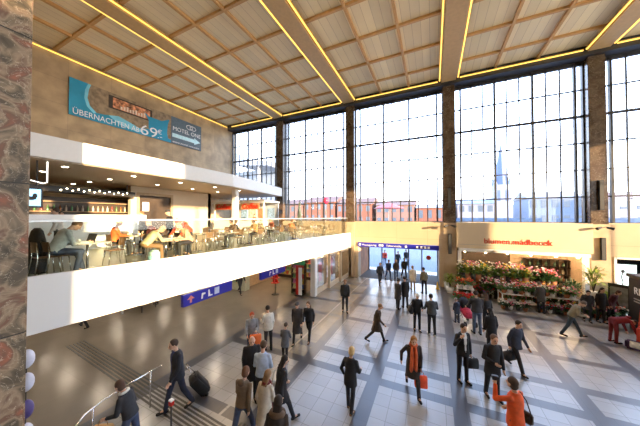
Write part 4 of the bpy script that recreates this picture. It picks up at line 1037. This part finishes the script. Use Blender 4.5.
obj('balloon_skin', ell(BM(), (0, 0, 2.75), .22, .22, .26), mat('balloon_pink', (.7, .04, .12), .3), t, True); b = BM(); tube(b, [(0, 0, .8), (.03, 0, 1.7), (0, 0, 2.5)], .005, 5); obj('string', b, M_WHITE, t)
b = BM(); obj('weight', lathe(BM(), [(.05, .745), (.04, .82)], n=10), M_GREY, t)
# bags on the mezzanine
t = thing('backpack', 'pale teal backpack on the cafe floor behind the glass', 'bag', (-8.25, 4.75, FZ), R(20))
obj('pack_body', rbox(-.17, .17, -.11, .11, 0, .38, .06, 3), mat('teal_pale', (.4, .6, .62), .7, var=.3), t, True); obj('front_pocket', rbox(-.12, .12, -.16, -.1, .03, .2, .025, 2), mat('teal_dark', (.15, .33, .36), .7), t, True)
t = thing('hung_coat', 'black coat hanging over the chair beside the marble pier', 'coat', (-9.22, 2.44, FZ))
b = BM(); loft(b, [circ(Vector((0, 0, z)), Vector((1, 0, 0)), Vector((0, 1, 0)), a, c, 14) for z, a, c in ((.04, .32, .16), (.4, .31, .18), (.85, .28, .15), (1.1, .2, .1), (1.18, .08, .05))]); obj('coat_cloth', b, cloth(BLK), t, True)

# ================================================================== FLOWERS
def leaf_mesh(b, n, spread, h0, h1, ln, wd, mi=0, droop=.3):
    for i in range(n):
        a = rnd.uniform(0, 2 * math.pi); r = rnd.uniform(0, spread); el = rnd.uniform(.2, 1.3)
        o = Vector((math.cos(a) * r * .4, math.sin(a) * r * .4, rnd.uniform(h0, h0 + (h1 - h0) * .5)))
        d = Vector((math.cos(a) * math.cos(el), math.sin(a) * math.cos(el), math.sin(el))); L = ln * rnd.uniform(.7, 1.2)
        m = o + d * L * .55; e_ = o + d * L + Vector((0, 0, -droop * L)); s = Vector((-math.sin(a), math.cos(a), 0)) * wd * .5
        v = [b.verts.new(p) for p in (o, m + s, m - s, e_)]
        for q in ((0, 1, 2), (1, 3, 2)):
            f = b.faces.new([v[j] for j in q]); f.material_index = mi
def blossoms(b, n, spread, z0, z1, r):
    for i in range(n):
        a = rnd.uniform(0, 6.283); q = spread * math.sqrt(rnd.random()); z = rnd.uniform(z0, z1)
        c = Vector((math.cos(a) * q, math.sin(a) * q, z)); rr = r * rnd.uniform(.75, 1.25)
        bmesh.ops.create_icosphere(b, subdivisions=1, radius=rr, matrix=Matrix.Translation(c) @ Matrix.Diagonal((1, 1, .7, 1)))
GRN = [mat('leaf_green', (.07, .16, .03), .5, var=.4, scale=12), mat('leaf_dark', (.025, .07, .02), .5, var=.4, scale=12), mat('leaf_lime', (.25, .32, .05), .5, var=.3, scale=12)]
PC = dict(pink=(.75, .2, .3), red=(.6, .02, .02), white=(.85, .8, .72), yellow=(.8, .5, .05), orange=(.8, .2, .03), violet=(.3, .08, .35))
POTM = [mat('pot_terracotta', (.4, .15, .07), .7), M_WHITE, mat('pot_dark', (.05, .04, .04), .5)]
def plant_proto(kind, colr, g, pm, big=1.0):
    t = thing('flower_pot', 'x', 'potted plant')
    if kind == 'pot':
        obj('pot', lathe(BM(), [(.07 * big, 0), (.1 * big, .14 * big), (.105 * big, .15 * big)], n=12), POTM[pm], t, True)
        b = BM(); leaf_mesh(b, 70, .14 * big, .12 * big, .34 * big, .24 * big, .07 * big); obj('foliage', b, GRN[g], t)
        if colr: b = BM(); blossoms(b, 13, .19 * big, .24 * big, .42 * big, .032 * big); obj('blossoms', b, mat('petal_' + colr, PC[colr], .6, var=.2, scale=20), t, True)
    if kind == 'bucket':
        t.name = 'flower_bucket'
        obj('bucket', lathe(BM(), [(.1 * big, 0), (.14 * big, .32 * big)], n=14), POTM[pm], t, True)
        b = BM(); leaf_mesh(b, 95, .16 * big, .26 * big, .62 * big, .34 * big, .06 * big, droop=.25); obj('foliage', b, GRN[g], t)
        b = BM(); blossoms(b, 15, .22 * big, .42 * big, .82 * big, .034 * big); obj('blossoms', b, mat('petal_' + colr, PC[colr], .6, var=.2, scale=20), t, True)
    if kind == 'tall':
        t.name = 'tall_plant'
        obj('pot', lathe(BM(), [(.18, 0), (.24, .35)], n=16), POTM[pm], t, True)
        b = BM()
        for i in range(7):
            a = i * .9; tube(b, [(0, 0, .3), (math.cos(a) * .1, math.sin(a) * .1, .9), (math.cos(a) * .3 * big, math.sin(a) * .3 * big, 1.35 * big)], .015, 5)
        obj('stems', b, M_DARKBROWN, t); b = BM(); leaf_mesh(b, 170, .6 * big, .6, 2.2 * big, .55 * big, .07, droop=.35); obj('foliage', b, GRN[g], t)
    t['kindkey'] = 0; del t['kindkey']
    return t
PR = {}
def plant(kind, colr, x, y, z, label, group=None, g=0, pm=0, big=1.0, cat=None):
    k = (kind, colr, g, pm, big)
    if k in PR: o = copy_tree(PR[k])
    else: o = PR[k] = plant_proto(*k)
    o.location = (x, y, z); o.rotation_euler = (0, 0, rnd.uniform(0, 6.28)); tag(o, label, cat or ('plant' if kind == 'tall' else 'flowers'))
    if 'group' in o: del o['group']
    if group: o['group'] = group
    return o
def stand(x, y, w, d, h, label, rz=0, m=None):
    t = thing('flower_table', label, 'table', (x, y, 0), R(rz))
    obj('tabletop', rbox(-w / 2, w / 2, -d / 2, d / 2, h - .04, h, .01), m or M_WHITE, t); obj('lower_shelf', bx(-w / 2 + .04, w / 2 - .04, -d / 2 + .04, d / 2 - .04, .22, .25), m or M_WHITE, t)
    for sx_ in (-1, 1):
        for sy in (-1, 1): obj('leg', bx(sx_ * (w / 2 - .04) - .025, sx_ * (w / 2 - .04) + .025, sy * (d / 2 - .04) - .025, sy * (d / 2 - .04) + .025, 0, h - .04), m or M_WHITE, t)
    return t
def fill(x, y, w, d, z, nx, ny, cols, where, kind='pot', big=1.0, gs=(0,), pms=(0, 1, 2), rz=0):
    for i in range(nx):
        for j in range(ny):
            c = cols[(i * 7 + j * 3) % len(cols)]
            lx = (-w / 2 + w * (i + .5) / nx) + rnd.uniform(-.02, .02); ly = (-d / 2 + d * (j + .5) / ny)
            q = Matrix.Rotation(R(rz), 3, 'Z') @ Vector((lx, ly, 0))
            nm = {'pot': 'potted %s flowers', 'bucket': 'bucket of cut %s flowers'}[kind] % c
            plant(kind, c, x + q.x, y + q.y, z, '%s on the %s' % (nm, where), '%s flowers on the %s' % (c, where), gs[(i + j) % len(gs)], pms[(i + 2 * j) % len(pms)], big)
# white table pair in front of the shop
stand(4.35, 17.35, 1.7, .8, .72, 'white flower table in front of the shop, the left one of the pair', 4); stand(6.2, 17.6, 1.5, .8, .72, 'white flower table in front of the shop, the right one of the pair', 4)
fill(4.35, 17.35, 1.6, .7, .72, 6, 2, ['pink', 'white', 'red', 'white'], 'left white flower table', big=1.35, rz=4); fill(6.2, 17.6, 1.4, .7, .72, 5, 2, ['white', 'pink', 'yellow'], 'right white flower table', big=1.3, rz=4)
fill(4.35, 17.35, 1.4, .5, .25, 5, 1, ['red', 'pink'], 'lower shelf of the left white table', big=.95, rz=4); fill(6.2, 17.6, 1.2, .5, .25, 4, 1, ['white', 'red'], 'lower shelf of the right white table', big=.95, rz=4)
fill(4.0, 16.5, 1.3, .3, 0, 4, 1, ['white', 'pink'], 'floor before the left white table', big=1.1, gs=(1,)); fill(5.75, 16.8, 1.3, .3, 0, 4, 1, ['violet', 'red'], 'floor before the right white table', big=1.1, gs=(1,))
# second row nearer the opening, higher
dk = mat('stand_dark', (.06, .045, .035), .6)
stand(2.4, 19.1, 1.6, .6, .8, 'dark tiered stand at the left of the shop opening', 0, dk); stand(4.4, 19.05, 1.8, .6, .8, 'dark tiered stand in the middle of the shop opening', 0, dk); stand(6.1, 19.2, 1.2, .6, .75, 'dark tiered stand right of the middle of the shop opening', 0, dk)
fill(2.4, 19.1, 1.5, .5, .8, 5, 2, ['white', 'yellow', 'pink'], 'stand at the left of the shop opening', 'bucket', 1.65, (0, 2), (2, 0)); fill(4.4, 19.05, 1.7, .5, .8, 6, 2, ['white', 'pink', 'yellow'], 'stand in the middle of the opening', 'bucket', 1.65, (0, 2), (2, 0)); fill(6.1, 19.2, 1.1, .5, .75, 4, 2, ['pink', 'white', 'red'], 'stand right of the middle of the opening', 'bucket', 1.5, (0, 1), (2, 0))
fill(3.4, 18.45, 1.0, .5, 0, 4, 2, ['white', 'pink'], 'floor between the white tables and the dark stands', 'bucket', 1.5, (0, 1)); fill(5.3, 18.5, 1.6, .5, 0, 5, 2, ['pink', 'yellow', 'white'], 'floor behind the right white table', 'bucket', 1.5, (0, 2))
fill(3.0, 20.7, 1.6, .6, 0, 4, 2, ['yellow', 'white'], 'floor inside the shop at the left', 'bucket', 1.7, (0, 2))
fill(2.4, 18.4, 1.9, .5, 0, 6, 2, ['red', 'violet', 'red'], 'floor before the left dark stand', big=1.6, gs=(1,)); fill(2.5, 19.1, 1.3, .3, .25, 4, 1, ['red'], 'lower shelf of the left dark stand', big=1.2)
# red poinsettia table at the left near the column
stand(1.75, 17.2, .9, .7, .75, 'small white table with red poinsettias by the left column', 0)
fill(1.75, 17.2, .85, .6, .75, 3, 2, ['red', 'orange'], 'small poinsettia table', big=1.35, pms=(1,)); fill(1.7, 16.5, 1.0, .5, 0, 4, 2, ['red'], 'floor in front of the poinsettia table', big=1.45)
plant('tall', None, 1.0, 18.4, 0, 'light green tall plant beside the left flower shop column', None, 2, 1, .75); plant('tall', None, 1.6, 18.7, 0, 'dark green tall plant at the left edge of the flower shop', None, 0, 0, .7)
plant('tall', None, 3.35, 18.6, 0, 'broad leafed plant between the left and middle flower stands', None, 0, 2, .65)
plant('tall', None, 7.75, 17.9, .75, 'large yellow green plant on a stand right of the shop', None, 2, 1, 1.0)
small('plinth', 'round white plinth carrying the large yellow green plant', 'plinth', 7.75, 17.9, 0, lathe(BM(), [(.3, 0), (.24, .75)], n=16), M_WHITE)
plant('tall', None, 6.85, 18.3, 0, 'dark leafy plant before the back shelves, left of the large yellow green plant', None, 1, 2, .75); plant('tall', None, 7.4, 18.9, 0, 'dark bushy plant tucked against the right pillar of the shop', None, 1, 2, .85)
plant('tall', None, 3.2, 21.2, 0, 'tall green plant deep inside the shop at the left', None, 0, 2, 1.05); plant('tall', None, 4.9, 21.0, 0, 'tall lime green plant deep inside the shop, left of the dark shelves', None, 2, 2, 1.05); plant('tall', None, 2.5, 20.9, 0, 'tall dark green plant inside the left corner of the shop opening', None, 1, 2, 1.0)
plant('tall', None, 8.5, 18.4, .0, 'pale leaved plant by the column right of the shop', None, 2, 1, .6)
fill(7.3, 17.1, 1.6, .6, 0, 6, 2, ['white', 'violet', 'yellow', 'pink'], 'floor below the large yellow green plant', big=1.4, gs=(1, 0)); fill(8.3, 17.6, .8, .5, 0, 3, 2, ['white', 'red'], 'floor by the column right of the shop', big=1.4, gs=(1,))
t = thing('milk_churn', 'grey white tall bucket with dry twigs by the entrance pillar', 'bucket', (.85, 18.95, 0)); obj('bucket', lathe(BM(), [(.15, 0), (.2, .55)], n=14), M_WHITE, t, True)
b = BM(); leaf_mesh(b, 30, .1, .4, .7, .5, .03, droop=0); obj('twigs', b, GRN[2], t)
small('yellow_cone', 'small yellow caution cone beside the entrance pillar', 'cone', .25, 18.9, 0, lathe(BM(), [(.14, 0), (.14, .03), (.1, .04), (.03, .5)], n=14), mat('cone_yellow', (.75, .5, .05), .5))

# ================================================================== PEOPLE IN THE PLACE
ARMCHAIR = None
# foreground group
r_, p = person('man in open dark suit walking with a rolling suitcase', -6.15, 4.16, 0, 165, 1.9, dict(RL=(18, 6), LL=(-14, 14), RA=(-10, 9, 15, 3), LA=(12, 12, 25, 3), lean=3), (.02, .022, .03), NAVY, (.06, .04, .03), hem=.78, shirt=(.03, .04, .12), near=True)
trolley('black rolling suitcase pulled by the man in the dark suit', -6.02, 4.95, 150, (.02, .02, .022))
r_, p = person('blurred woman in dark jacket at the lower left by the stair rail', -5.89, 2.95, 0, 120, 1.64, dict(lean=16, LL=(15, 5), RL=(-10, 15), LA=(20, 10, 50, 10), RA=(5, 10, 40, 5)), (.03, .03, .035), JEAN, (.07, .035, .02), 'bob', extra=[('collar', WHT)], near=True)
hand_bag('shopping_bag', 'orange and cream shopping bag carried by the woman at the stair rail', p['hands'][-1], 30, (.62, .38, .16), (.36, .16, .36), 'bag', .1)
r_, p = person('bald man in long black coat talking to the man in light blue', -4.62, 5.28, 0, 225, 1.82, dict(nod=14), BLK, BLK, style='bald', hem=.5, near=True, shirt=(.02, .02, .025))
person('man in light blue shirt seen from behind in the talking group', -4.1, 5.1, 0, 20, 1.78, dict(LA=(12, 10, 60, 15), RA=(10, 10, 50, 15)), LBLUE, (.03, .03, .045), (.09, .06, .04), near=True, hem=.88)
r_, p = person('woman in tan jacket and jeans walking away at lower centre left', -3.95, 4.22, 0, 5, 1.68, walk(1, 15), (.15, .1, .06), JEAN, (.13, .06, .03), 'bob', near=True, extra=[('hood', (.12, .08, .05))])
r_, p = person('woman in cream coat behind the dark furred person', -3.5, 4.45, 0, 0, 1.6, walk(-1, 12), CREAM, (.05, .04, .04), (.25, .15, .08), 'long', hem=.55, near=True, extra=[('scarf', (.15, .02, .02))])
r_, p = person('dark haired woman in black coat right of the light blue shirt', -3.45, 5.0, 0, 330, 1.68, walk(1, 18), BLK, BLK, (.015, .012, .012), 'long', hem=.6, near=True)
shoulder_bag('small white bag of the dark haired woman in black', p, -1, 330, WHT, (.22, .08, .18))
person('person in dark fur trimmed coat cut off at the bottom edge', -2.71, 3.8, 0, 20, 1.68, walk(1, 10), (.035, .025, .02), BLK, (.03, .02, .015), 'long', hem=.5, near=True, extra=[('fur', (.1, .06, .035))])
r_, p = person('red haired woman in grey top carrying a red and yellow bag', -6.0, 6.85, 0, 225, 1.68, dict(nod=20, LA=(20, 10, 70, 20), RA=(15, 8, 40, 8)), (.22, .23, .25), JEAN, (.35, .06, .02), 'bob', near=True)
hand_bag('shopping_bag', 'red and yellow shopping bag held by the red haired woman', p['hands'][-1], 40, (.7, .14, .03), (.4, .15, .4), 'bag', .08)
person('woman in short white quilted jacket beside the red haired woman', -5.75, 7.5, 0, 60, 1.66, dict(LA=(20, 10, 70, 10)), (.6, .58, .52), BLK, (.015, .012, .01), 'bun', near=True, hem=.75)
person('child in grey jacket standing behind the bald man', -4.72, 7.1, 0, 10, 1.36, dict(LA=(20, 12, 60, 30), RA=(20, 12, 60, 30)), (.09, .1, .12), BLK, (.05, .03, .02), near=True, hem=.72)
r_, p = person('man in long dark coat and cap walking beside the woman with white bag', -5.05, 8.5, 0, 200, 1.72, walk(1, 14), (.035, .03, .03), BLK, (.06, .06, .06), 'hat', hem=.42, near=True)
r_, p = person('woman in black jacket and boots with a white shoulder bag', -4.7, 8.85, 0, 190, 1.66, walk(-1, 14), BLK, BLK, (.12, .06, .03), 'long', (.15, .07, .04), near=True)
shoulder_bag('white shoulder bag of the woman in black boots', p, 1, 190, (.6, .6, .62), (.34, .14, .26))
person('man in black jacket standing alone left of the entrance', -4.3, 12.2, 0, 205, 1.76, dict(LL=(8, 2), RL=(-6, 6)), BLK, BLK, (.2, .1, .05), near=True)
person('man in long brown coat striding to the right', -2.1, 9.85, 0, 285, 1.62, dict(LL=(24, 6), RL=(-24, 22), LA=(-20, 8, 10, 5), RA=(18, 8, 25, 5), lean=8), (.05, .035, .025), BLK, (.25, .15, .08), hem=.55, near=True)
r_, p = person('blonde woman in black jacket with brown ankle boots', -2.0, 6.1, 0, 355, 1.62, dict(LA=(-10, 20, 40, 5), RA=(12, 12, 60, 10), LL=(6, 2), RL=(-8, 8), nod=12), BLK, (.02, .02, .025), (.62, .45, .22), 'bob', (.15, .07, .03), near=True, hem=.72)
r_, p = person('woman in long dark coat with a long orange scarf striding forward', -.56, 7.5, 0, 195, 1.76, dict(LL=(24, 6), RL=(-22, 26), LA=(5, 8, 12, 5), RA=(-18, 28, 10, 0), lean=8), (.03, .022, .02), (.03, .03, .04), (.35, .16, .05), 'long', hem=.5, near=True, extra=[('scarf', (.62, .12, .04))])
hand_bag('shopping_bag', 'bright orange red shopping bag carried by the woman with the scarf', p['hands'][-1], 15, (.8, .1, .04), (.34, .12, .34), 'bag', .12)
r_, p = person('man in black suit and white shirt phoning with a briefcase', .8, 8.63, 0, 210, 1.8, dict(RA=(35, 35, 125, 30), LA=(0, 10, 8, 0), LL=(3, 2), RL=(-3, 2), lean=0), BLK, BLK, (.04, .025, .02), shirt=WHT, near=True, hem=.76)
hand_bag('briefcase', 'black briefcase in the hand of the phoning man', p['hands'][-1], 200, BLK, (.42, .12, .3), 'briefcase', .05)
person('man in long black coat standing right of the phoning man', 1.48, 8.2, 0, 200, 1.82, dict(RA=(5, 14, 70, 40), LL=(4, 2), RL=(-8, 4)), BLK, BLK, (.12, .07, .05), hem=.58, near=True, shirt=(.02, .02, .02))
r_, p = person('man in navy padded jacket with a black holdall', 2.46, 10.06, 0, 215, 1.74, walk(1, 14), (.03, .035, .055), BLK, (.03, .025, .02), near=True, hem=.75)
hand_bag('holdall', 'black holdall carried by the man in navy padded jacket', p['hands'][1], 220, BLK, (.46, .22, .28), 'bag', .08)
r_, p = person('person in bright orange jacket taking a picture at the bottom right', 1.51, 6.25, 0, 48, 1.74, dict(LA=(60, 15, 100, 30), RA=(15, 12, 30, 5), nod=4, lean=0), (.72, .1, .02), (.06, .05, .04), (.05, .03, .02), 'bob', near=True, hem=.76)
shoulder_bag('dark messenger bag hanging from the person in orange', p, 1, 48, (.05, .035, .025), (.3, .12, .22))
b = rbox(-.06, .06, -.04, .04, -.04, .05, .01); cmo = obj('photo_camera', b, M_BLACK); cmo.location = p['hands'][-1] + Vector((0, 0, .05)); tag(cmo, 'small black camera held up by the person in orange', 'camera')
r_, p = person('woman in black with white hat and large black shoulder bag', -.68, 11.6, 0, 200, 1.7, dict(LA=(15, 10, 70, 20)), BLK, BLK, (.8, .78, .72), 'hat', near=True)
shoulder_bag('large black shoulder bag of the woman in the white hat', p, 1, 200, BLK, (.4, .16, .3))
person('man in grey padded jacket and white shoes facing the woman in white hat', -.08, 11.45, 0, 20, 1.74, dict(LA=(15, 14, 60, 25), RA=(15, 14, 60, 25)), (.05, .055, .06), BLK, (.02, .02, .02), shoe=(.6, .6, .58), near=True, build=1.15)
person('person in black coat, front one of the pair before the entrance', -1.44, 14.2, 0, 30, 1.74, dict(), BLK, BLK, hem=.6); person('person in dark coat, left one of the pair before the entrance', -1.8, 13.9, 0, 330, 1.66, dict(), CHAR, BLK, hem=.55)
# entrance crowd
person('person in dark jacket leaving the entrance, leftmost', -3.65, 18.3, 0, 200, 1.74, walk(1), CHAR, BLK, (.2, .1, .06)); person('person in dark blue jacket just inside the entrance', -3.3, 19.9, 0, 210, 1.72, walk(-1), NAVY, JEAN)
person('person in brown jacket beside the dark blue one in the entrance', -2.75, 20.3, 0, 190, 1.7, walk(1), BRN, JEAN, (.3, .15, .07), 'long'); person('tall person in dark clothes in the middle of the entrance', -2.2, 20.9, 0, 200, 1.8, walk(-1), (.04, .04, .035), BLK)
r_, p = person('person in cream white coat standing at the entrance', -1.3, 17.9, 0, 20, 1.68, dict(), (.6, .53, .42), (.3, .24, .17), (.25, .15, .08), 'bob', hem=.62); person('man in olive jacket and black trousers at the entrance', -.56, 17.3, 0, 25, 1.74, dict(), OLV, BLK)
person('person in black outside the doors, left of two', -3.2, 24.9, 0, 200, 1.75, walk(1), BLK, BLK); person('person in black outside the doors, right of two', -2.6, 26.5, 0, 200, 1.78, walk(-1), BLK, BLK)
person('person in red jacket beyond the entrance doors', -4.6, 25.6, 0, 190, 1.7, walk(1), (.5, .05, .03), JEAN)
# right half
person('child in dark blue jacket and pale cap beside the stroller', 1.01, 13.3, 0, 30, 1.18, dict(), (.04, .06, .11), (.05, .06, .1), (.45, .45, .48), 'hat', hem=.6)
t = thing('stroller', 'dark stroller with pink red child seat cover', 'stroller', (1.42, 13.35, 0), R(20))
b = BM(); loft(b, [circ(Vector((0, y, z)), Vector((1, 0, 0)), Vector((0, .3, .95)), rx_, rz_, 12) for y, z, rx_, rz_ in ((-.35, .5, .16, .1), (-.1, .5, .22, .2), (.2, .65, .24, .26), (.35, .85, .2, .2))]); obj('carrycot', b, mat('stroller_red', (.6, .04, .1), .7, var=.4, scale=10), t, True)
b = BM(); loft(b, [circ(Vector((0, y, z)), Vector((1, 0, 0)), Vector((0, .3, .95)), rx_, rz_, 12) for y, z, rx_, rz_ in ((.1, .85, .25, .2), (.3, .95, .25, .22), (.45, .9, .2, .15))]); obj('hood', b, cloth(BLK), t, True)
for sx_ in (-.23, .23):
    b = BM(); tube(b, [(sx_, -.35, .12), (sx_, .1, .5), (sx_, .5, 1.0)], .014, 6); tube(b, [(sx_, .4, .12), (sx_, -.1, .5)], .014, 6); obj('frame_tube', b, M_CHROME, t, True)
    for y in (-.35, .4):
        b = BM(); tube(b, [(sx_ - .02, y, .12), (sx_ + .02, y, .12)], .12, 16); obj('wheel', b, M_BLACK, t)
b = BM(); tube(b, [(-.23, .5, 1.0), (.23, .5, 1.0)], .02, 6); obj('push_handle', b, M_BLACK, t)
person('big man in dark grey jacket pushing the stroller, seen from behind', 1.7, 12.4, 0, 18, 1.84, dict(LA=(30, 8, 30, 5), RA=(10, 10, 20, 5)), CHAR, (.07, .1, .16), (.04, .02, .015), near=True, build=1.2)
person('person in black half hidden behind the big grey jacketed man', 2.15, 12.95, 0, 20, 1.66, dict(), BLK, BLK, (.08, .04, .02), 'long'); person('long haired woman in black coat behind the man in long black coat', 1.95, 10.9, 0, 25, 1.66, dict(), BLK, BLK, (.015, .012, .01), 'long', hem=.55, near=True)
person('person in dark coat looking at the white flower tables', 5.15, 16.55, 0, 10, 1.62, dict(nod=25), (.05, .045, .04), BLK, (.15, .1, .07), hem=.6)
person('bent man in olive tan jacket striding towards the ticket machine', 5.3, 13.85, 0, 262, 1.72, dict(lean=24, LL=(24, 4), RL=(-18, 10), LA=(20, 10, 60, 20), RA=(20, 10, 60, 20), nod=25), (.22, .19, .12), (.035, .05, .06), (.1, .07, .05), near=True)
person('person in black standing among the plants right of the shop', 7.3, 16.3, 0, 200, 1.7, dict(), BLK, BLK, (.03, .02, .02), 'long', hem=.6); person('person in dark grey coat beside the large yellow green plant', 6.75, 16.15, 0, 170, 1.62, dict(lean=18), CHAR, BLK, hem=.6); person('person in dark red coat near the column right of the shop', 7.85, 16.75, 0, 220, 1.62, dict(lean=20), (.08, .015, .02), BLK, (.06, .03, .02), 'bob', hem=.6)
person('person in dark red clothes bending over a bag by the ticket machine', 6.6, 13.95, 0, 282, 1.66, dict(lean=82, LL=(-2, 4), RL=(4, 6), LA=(10, 8, 10, 5), RA=(14, 8, 10, 5), nod=30), DRED, (.16, .015, .02), (.05, .03, .02), near=True, extra=[('hood', DRED)])
t = thing('travel_bag', 'dark violet and white travel bag on the floor by the ticket machine', 'bag', (7.05, 13.55, 0), R(-30)); obj('bag_body', rbox(-.3, .3, -.16, .16, 0, .3, .05, 3), cloth((.06, .03, .08)), t, True); obj('white_pouch', rbox(-.18, .12, -.2, -.15, .1, .34, .02, 2), cloth(WHT), t, True)
# under the mezzanine
person('person in dark clothes walking before the newsagent under the mezzanine', -11.6, 12.1, 0, 250, 1.74, walk(1), BLK, BLK); person('person in black under the mezzanine behind the nearer direction sign', -14.67, 8.6, 0, 200, 1.74, dict(), BLK, BLK); person('person in dark trousers under the mezzanine, legs seen below the white band', -14.6, 5.35, 0, 100, 1.74, walk(1), BLK, BLK); person('person in black shoes under the mezzanine, nearest the marble pier', -16.0, 4.4, 0, 80, 1.74, walk(-1), NAVY, BLK)
person('person in grey jacket among the newsagent racks', -9.3, 15.3, 0, 20, 1.72, dict(), GRY, BLK)
t = thing('low_table', 'pale low table with papers under the mezzanine', 'table', (-14.9, 7.75, 0), R(10)); obj('tabletop', rbox(-.9, .9, -.5, .5, .4, .44, .01), M_BEIGE, t)
for sx_ in (-.8, .8):
    for sy in (-.4, .4): obj('leg', bx(sx_ - .02, sx_ + .02, sy - .02, sy + .02, 0, .4), M_STEEL, t)
small('paper_stack', 'white crumpled paper bag on the low table under the mezzanine', 'bag', -14.7, 7.75, .44, rbox(-.35, .3, -.15, .15, 0, .16, .05, 3), M_PRINTWHITE)
# cafe guests
SIT = dict(LL=(84, 84), RL=(80, 76), LA=(30, 8, 55, 15), RA=(28, 8, 60, 15), lean=10, nod=18)
def sit(label, x, y, face, top, hair, style='short', pose=None, legs=BLK, near=False, h=1.72, **k):
    P = dict(SIT); P.update(pose or {}); return person(label, x, y, FZ, face, h, P, top, legs, hair, style, seat=.47, near=near, **k)
sit('seated man in white shirt and jeans leaning over his laptop', -8.8, 2.62, -4, (.45, .47, .46), (.16, .09, .05), pose=dict(lean=25, nod=22, LA=(40, 6, 50, 12), RA=(42, 6, 50, 12), LL=(75, 60), RL=(84, 95)), legs=(.035, .05, .09), near=True, h=1.96)
chair(-8.85, 2.5, 0, 'dark chair on which the man with the laptop sits')
sit('seated person in bright orange top behind the white board', -10.6, 4.7, -15, (.75, .13, .03), (.35, .2, .12), pose=dict(lean=5))
sit('seated person in dark red patterned top next to the orange one', -10.2, 5.85, 175, (.13, .03, .03), (.3, .2, .13), near=False)
sit('seated person in brown trousers beside the teal backpack', -8.3, 4.5, -8, (.3, .27, .16), (.35, .26, .16), pose=dict(lean=38), legs=(.13, .08, .03))
sit('pale haired person leaning over the table opposite the brown trousers', -8.15, 5.95, 170, (.35, .24, .15), (.5, .38, .22), 'bob', pose=dict(lean=30))
person('person in red jacket bending over the table by the balustrade', -8.55, 6.15, FZ, 200, 1.74, dict(lean=52, LA=(30, 8, 20, 5), RA=(30, 8, 20, 5), nod=20), (.6, .06, .03), (.03, .035, .05), (.4, .06, .03), 'bob', near=True)
person('person in black with dark cap standing before the dark cafe door', -10.5, 6.7, FZ, 170, 1.78, dict(), BLK, BLK, (.03, .03, .035), 'hat'); person('person with pale shirt standing at the back behind the white board', -12.9, 3.95, FZ, 150, 1.8, dict(nod=2), (.5, .45, .4), BLK, (.05, .03, .02))
person('person with reddish hair standing left of the black capped one', -11.6, 6.2, FZ, 190, 1.7, dict(), BLK, BLK, (.4, .12, .05), 'bob'); person('barman in white behind the bar counter', -17.9, 5.6, FZ, 250, 1.75, dict(), WHT, BLK)
sit('seated person in dark brown jacket at the table beside the white column', -9.0, 8.95, 175, (.09, .05, .03), (.04, .025, .02), pose=dict(lean=8))
sit('seated person in ochre top in front of the kiosk', -9.0, 10.55, 180, (.35, .2, .08), (.06, .04, .02), 'bob'); sit('seated person in black at the table left of the column', -9.3, 9.2, 0, BLK, (.05, .03, .02))
sit('seated person in red brown jacket near the kiosk counter', -10.6, 14.25, 175, (.35, .1, .05), (.2, .1, .05), 'long'); sit('seated person in orange brown top near the balustrade before the kiosk', -8.05, 12.7, 0, (.45, .17, .06), (.3, .12, .05), 'bob')
sit('seated person in beige coat near the kiosk counter', -10.7, 12.95, 0, (.4, .33, .25), (.25, .2, .15)); sit('seated person in black by the window end of the cafe', -9.9, 16.35, 180, BLK, (.03, .02, .02)); sit('seated person in tan near the pink balloon', -8.1, 18.25, 180, TAN, (.1, .06, .04))
person('kiosk attendant in red behind the white snack kiosk counter', -15.2, 17.7, FZ, 190, 1.72, dict(), (.5, .08, .04), BLK)
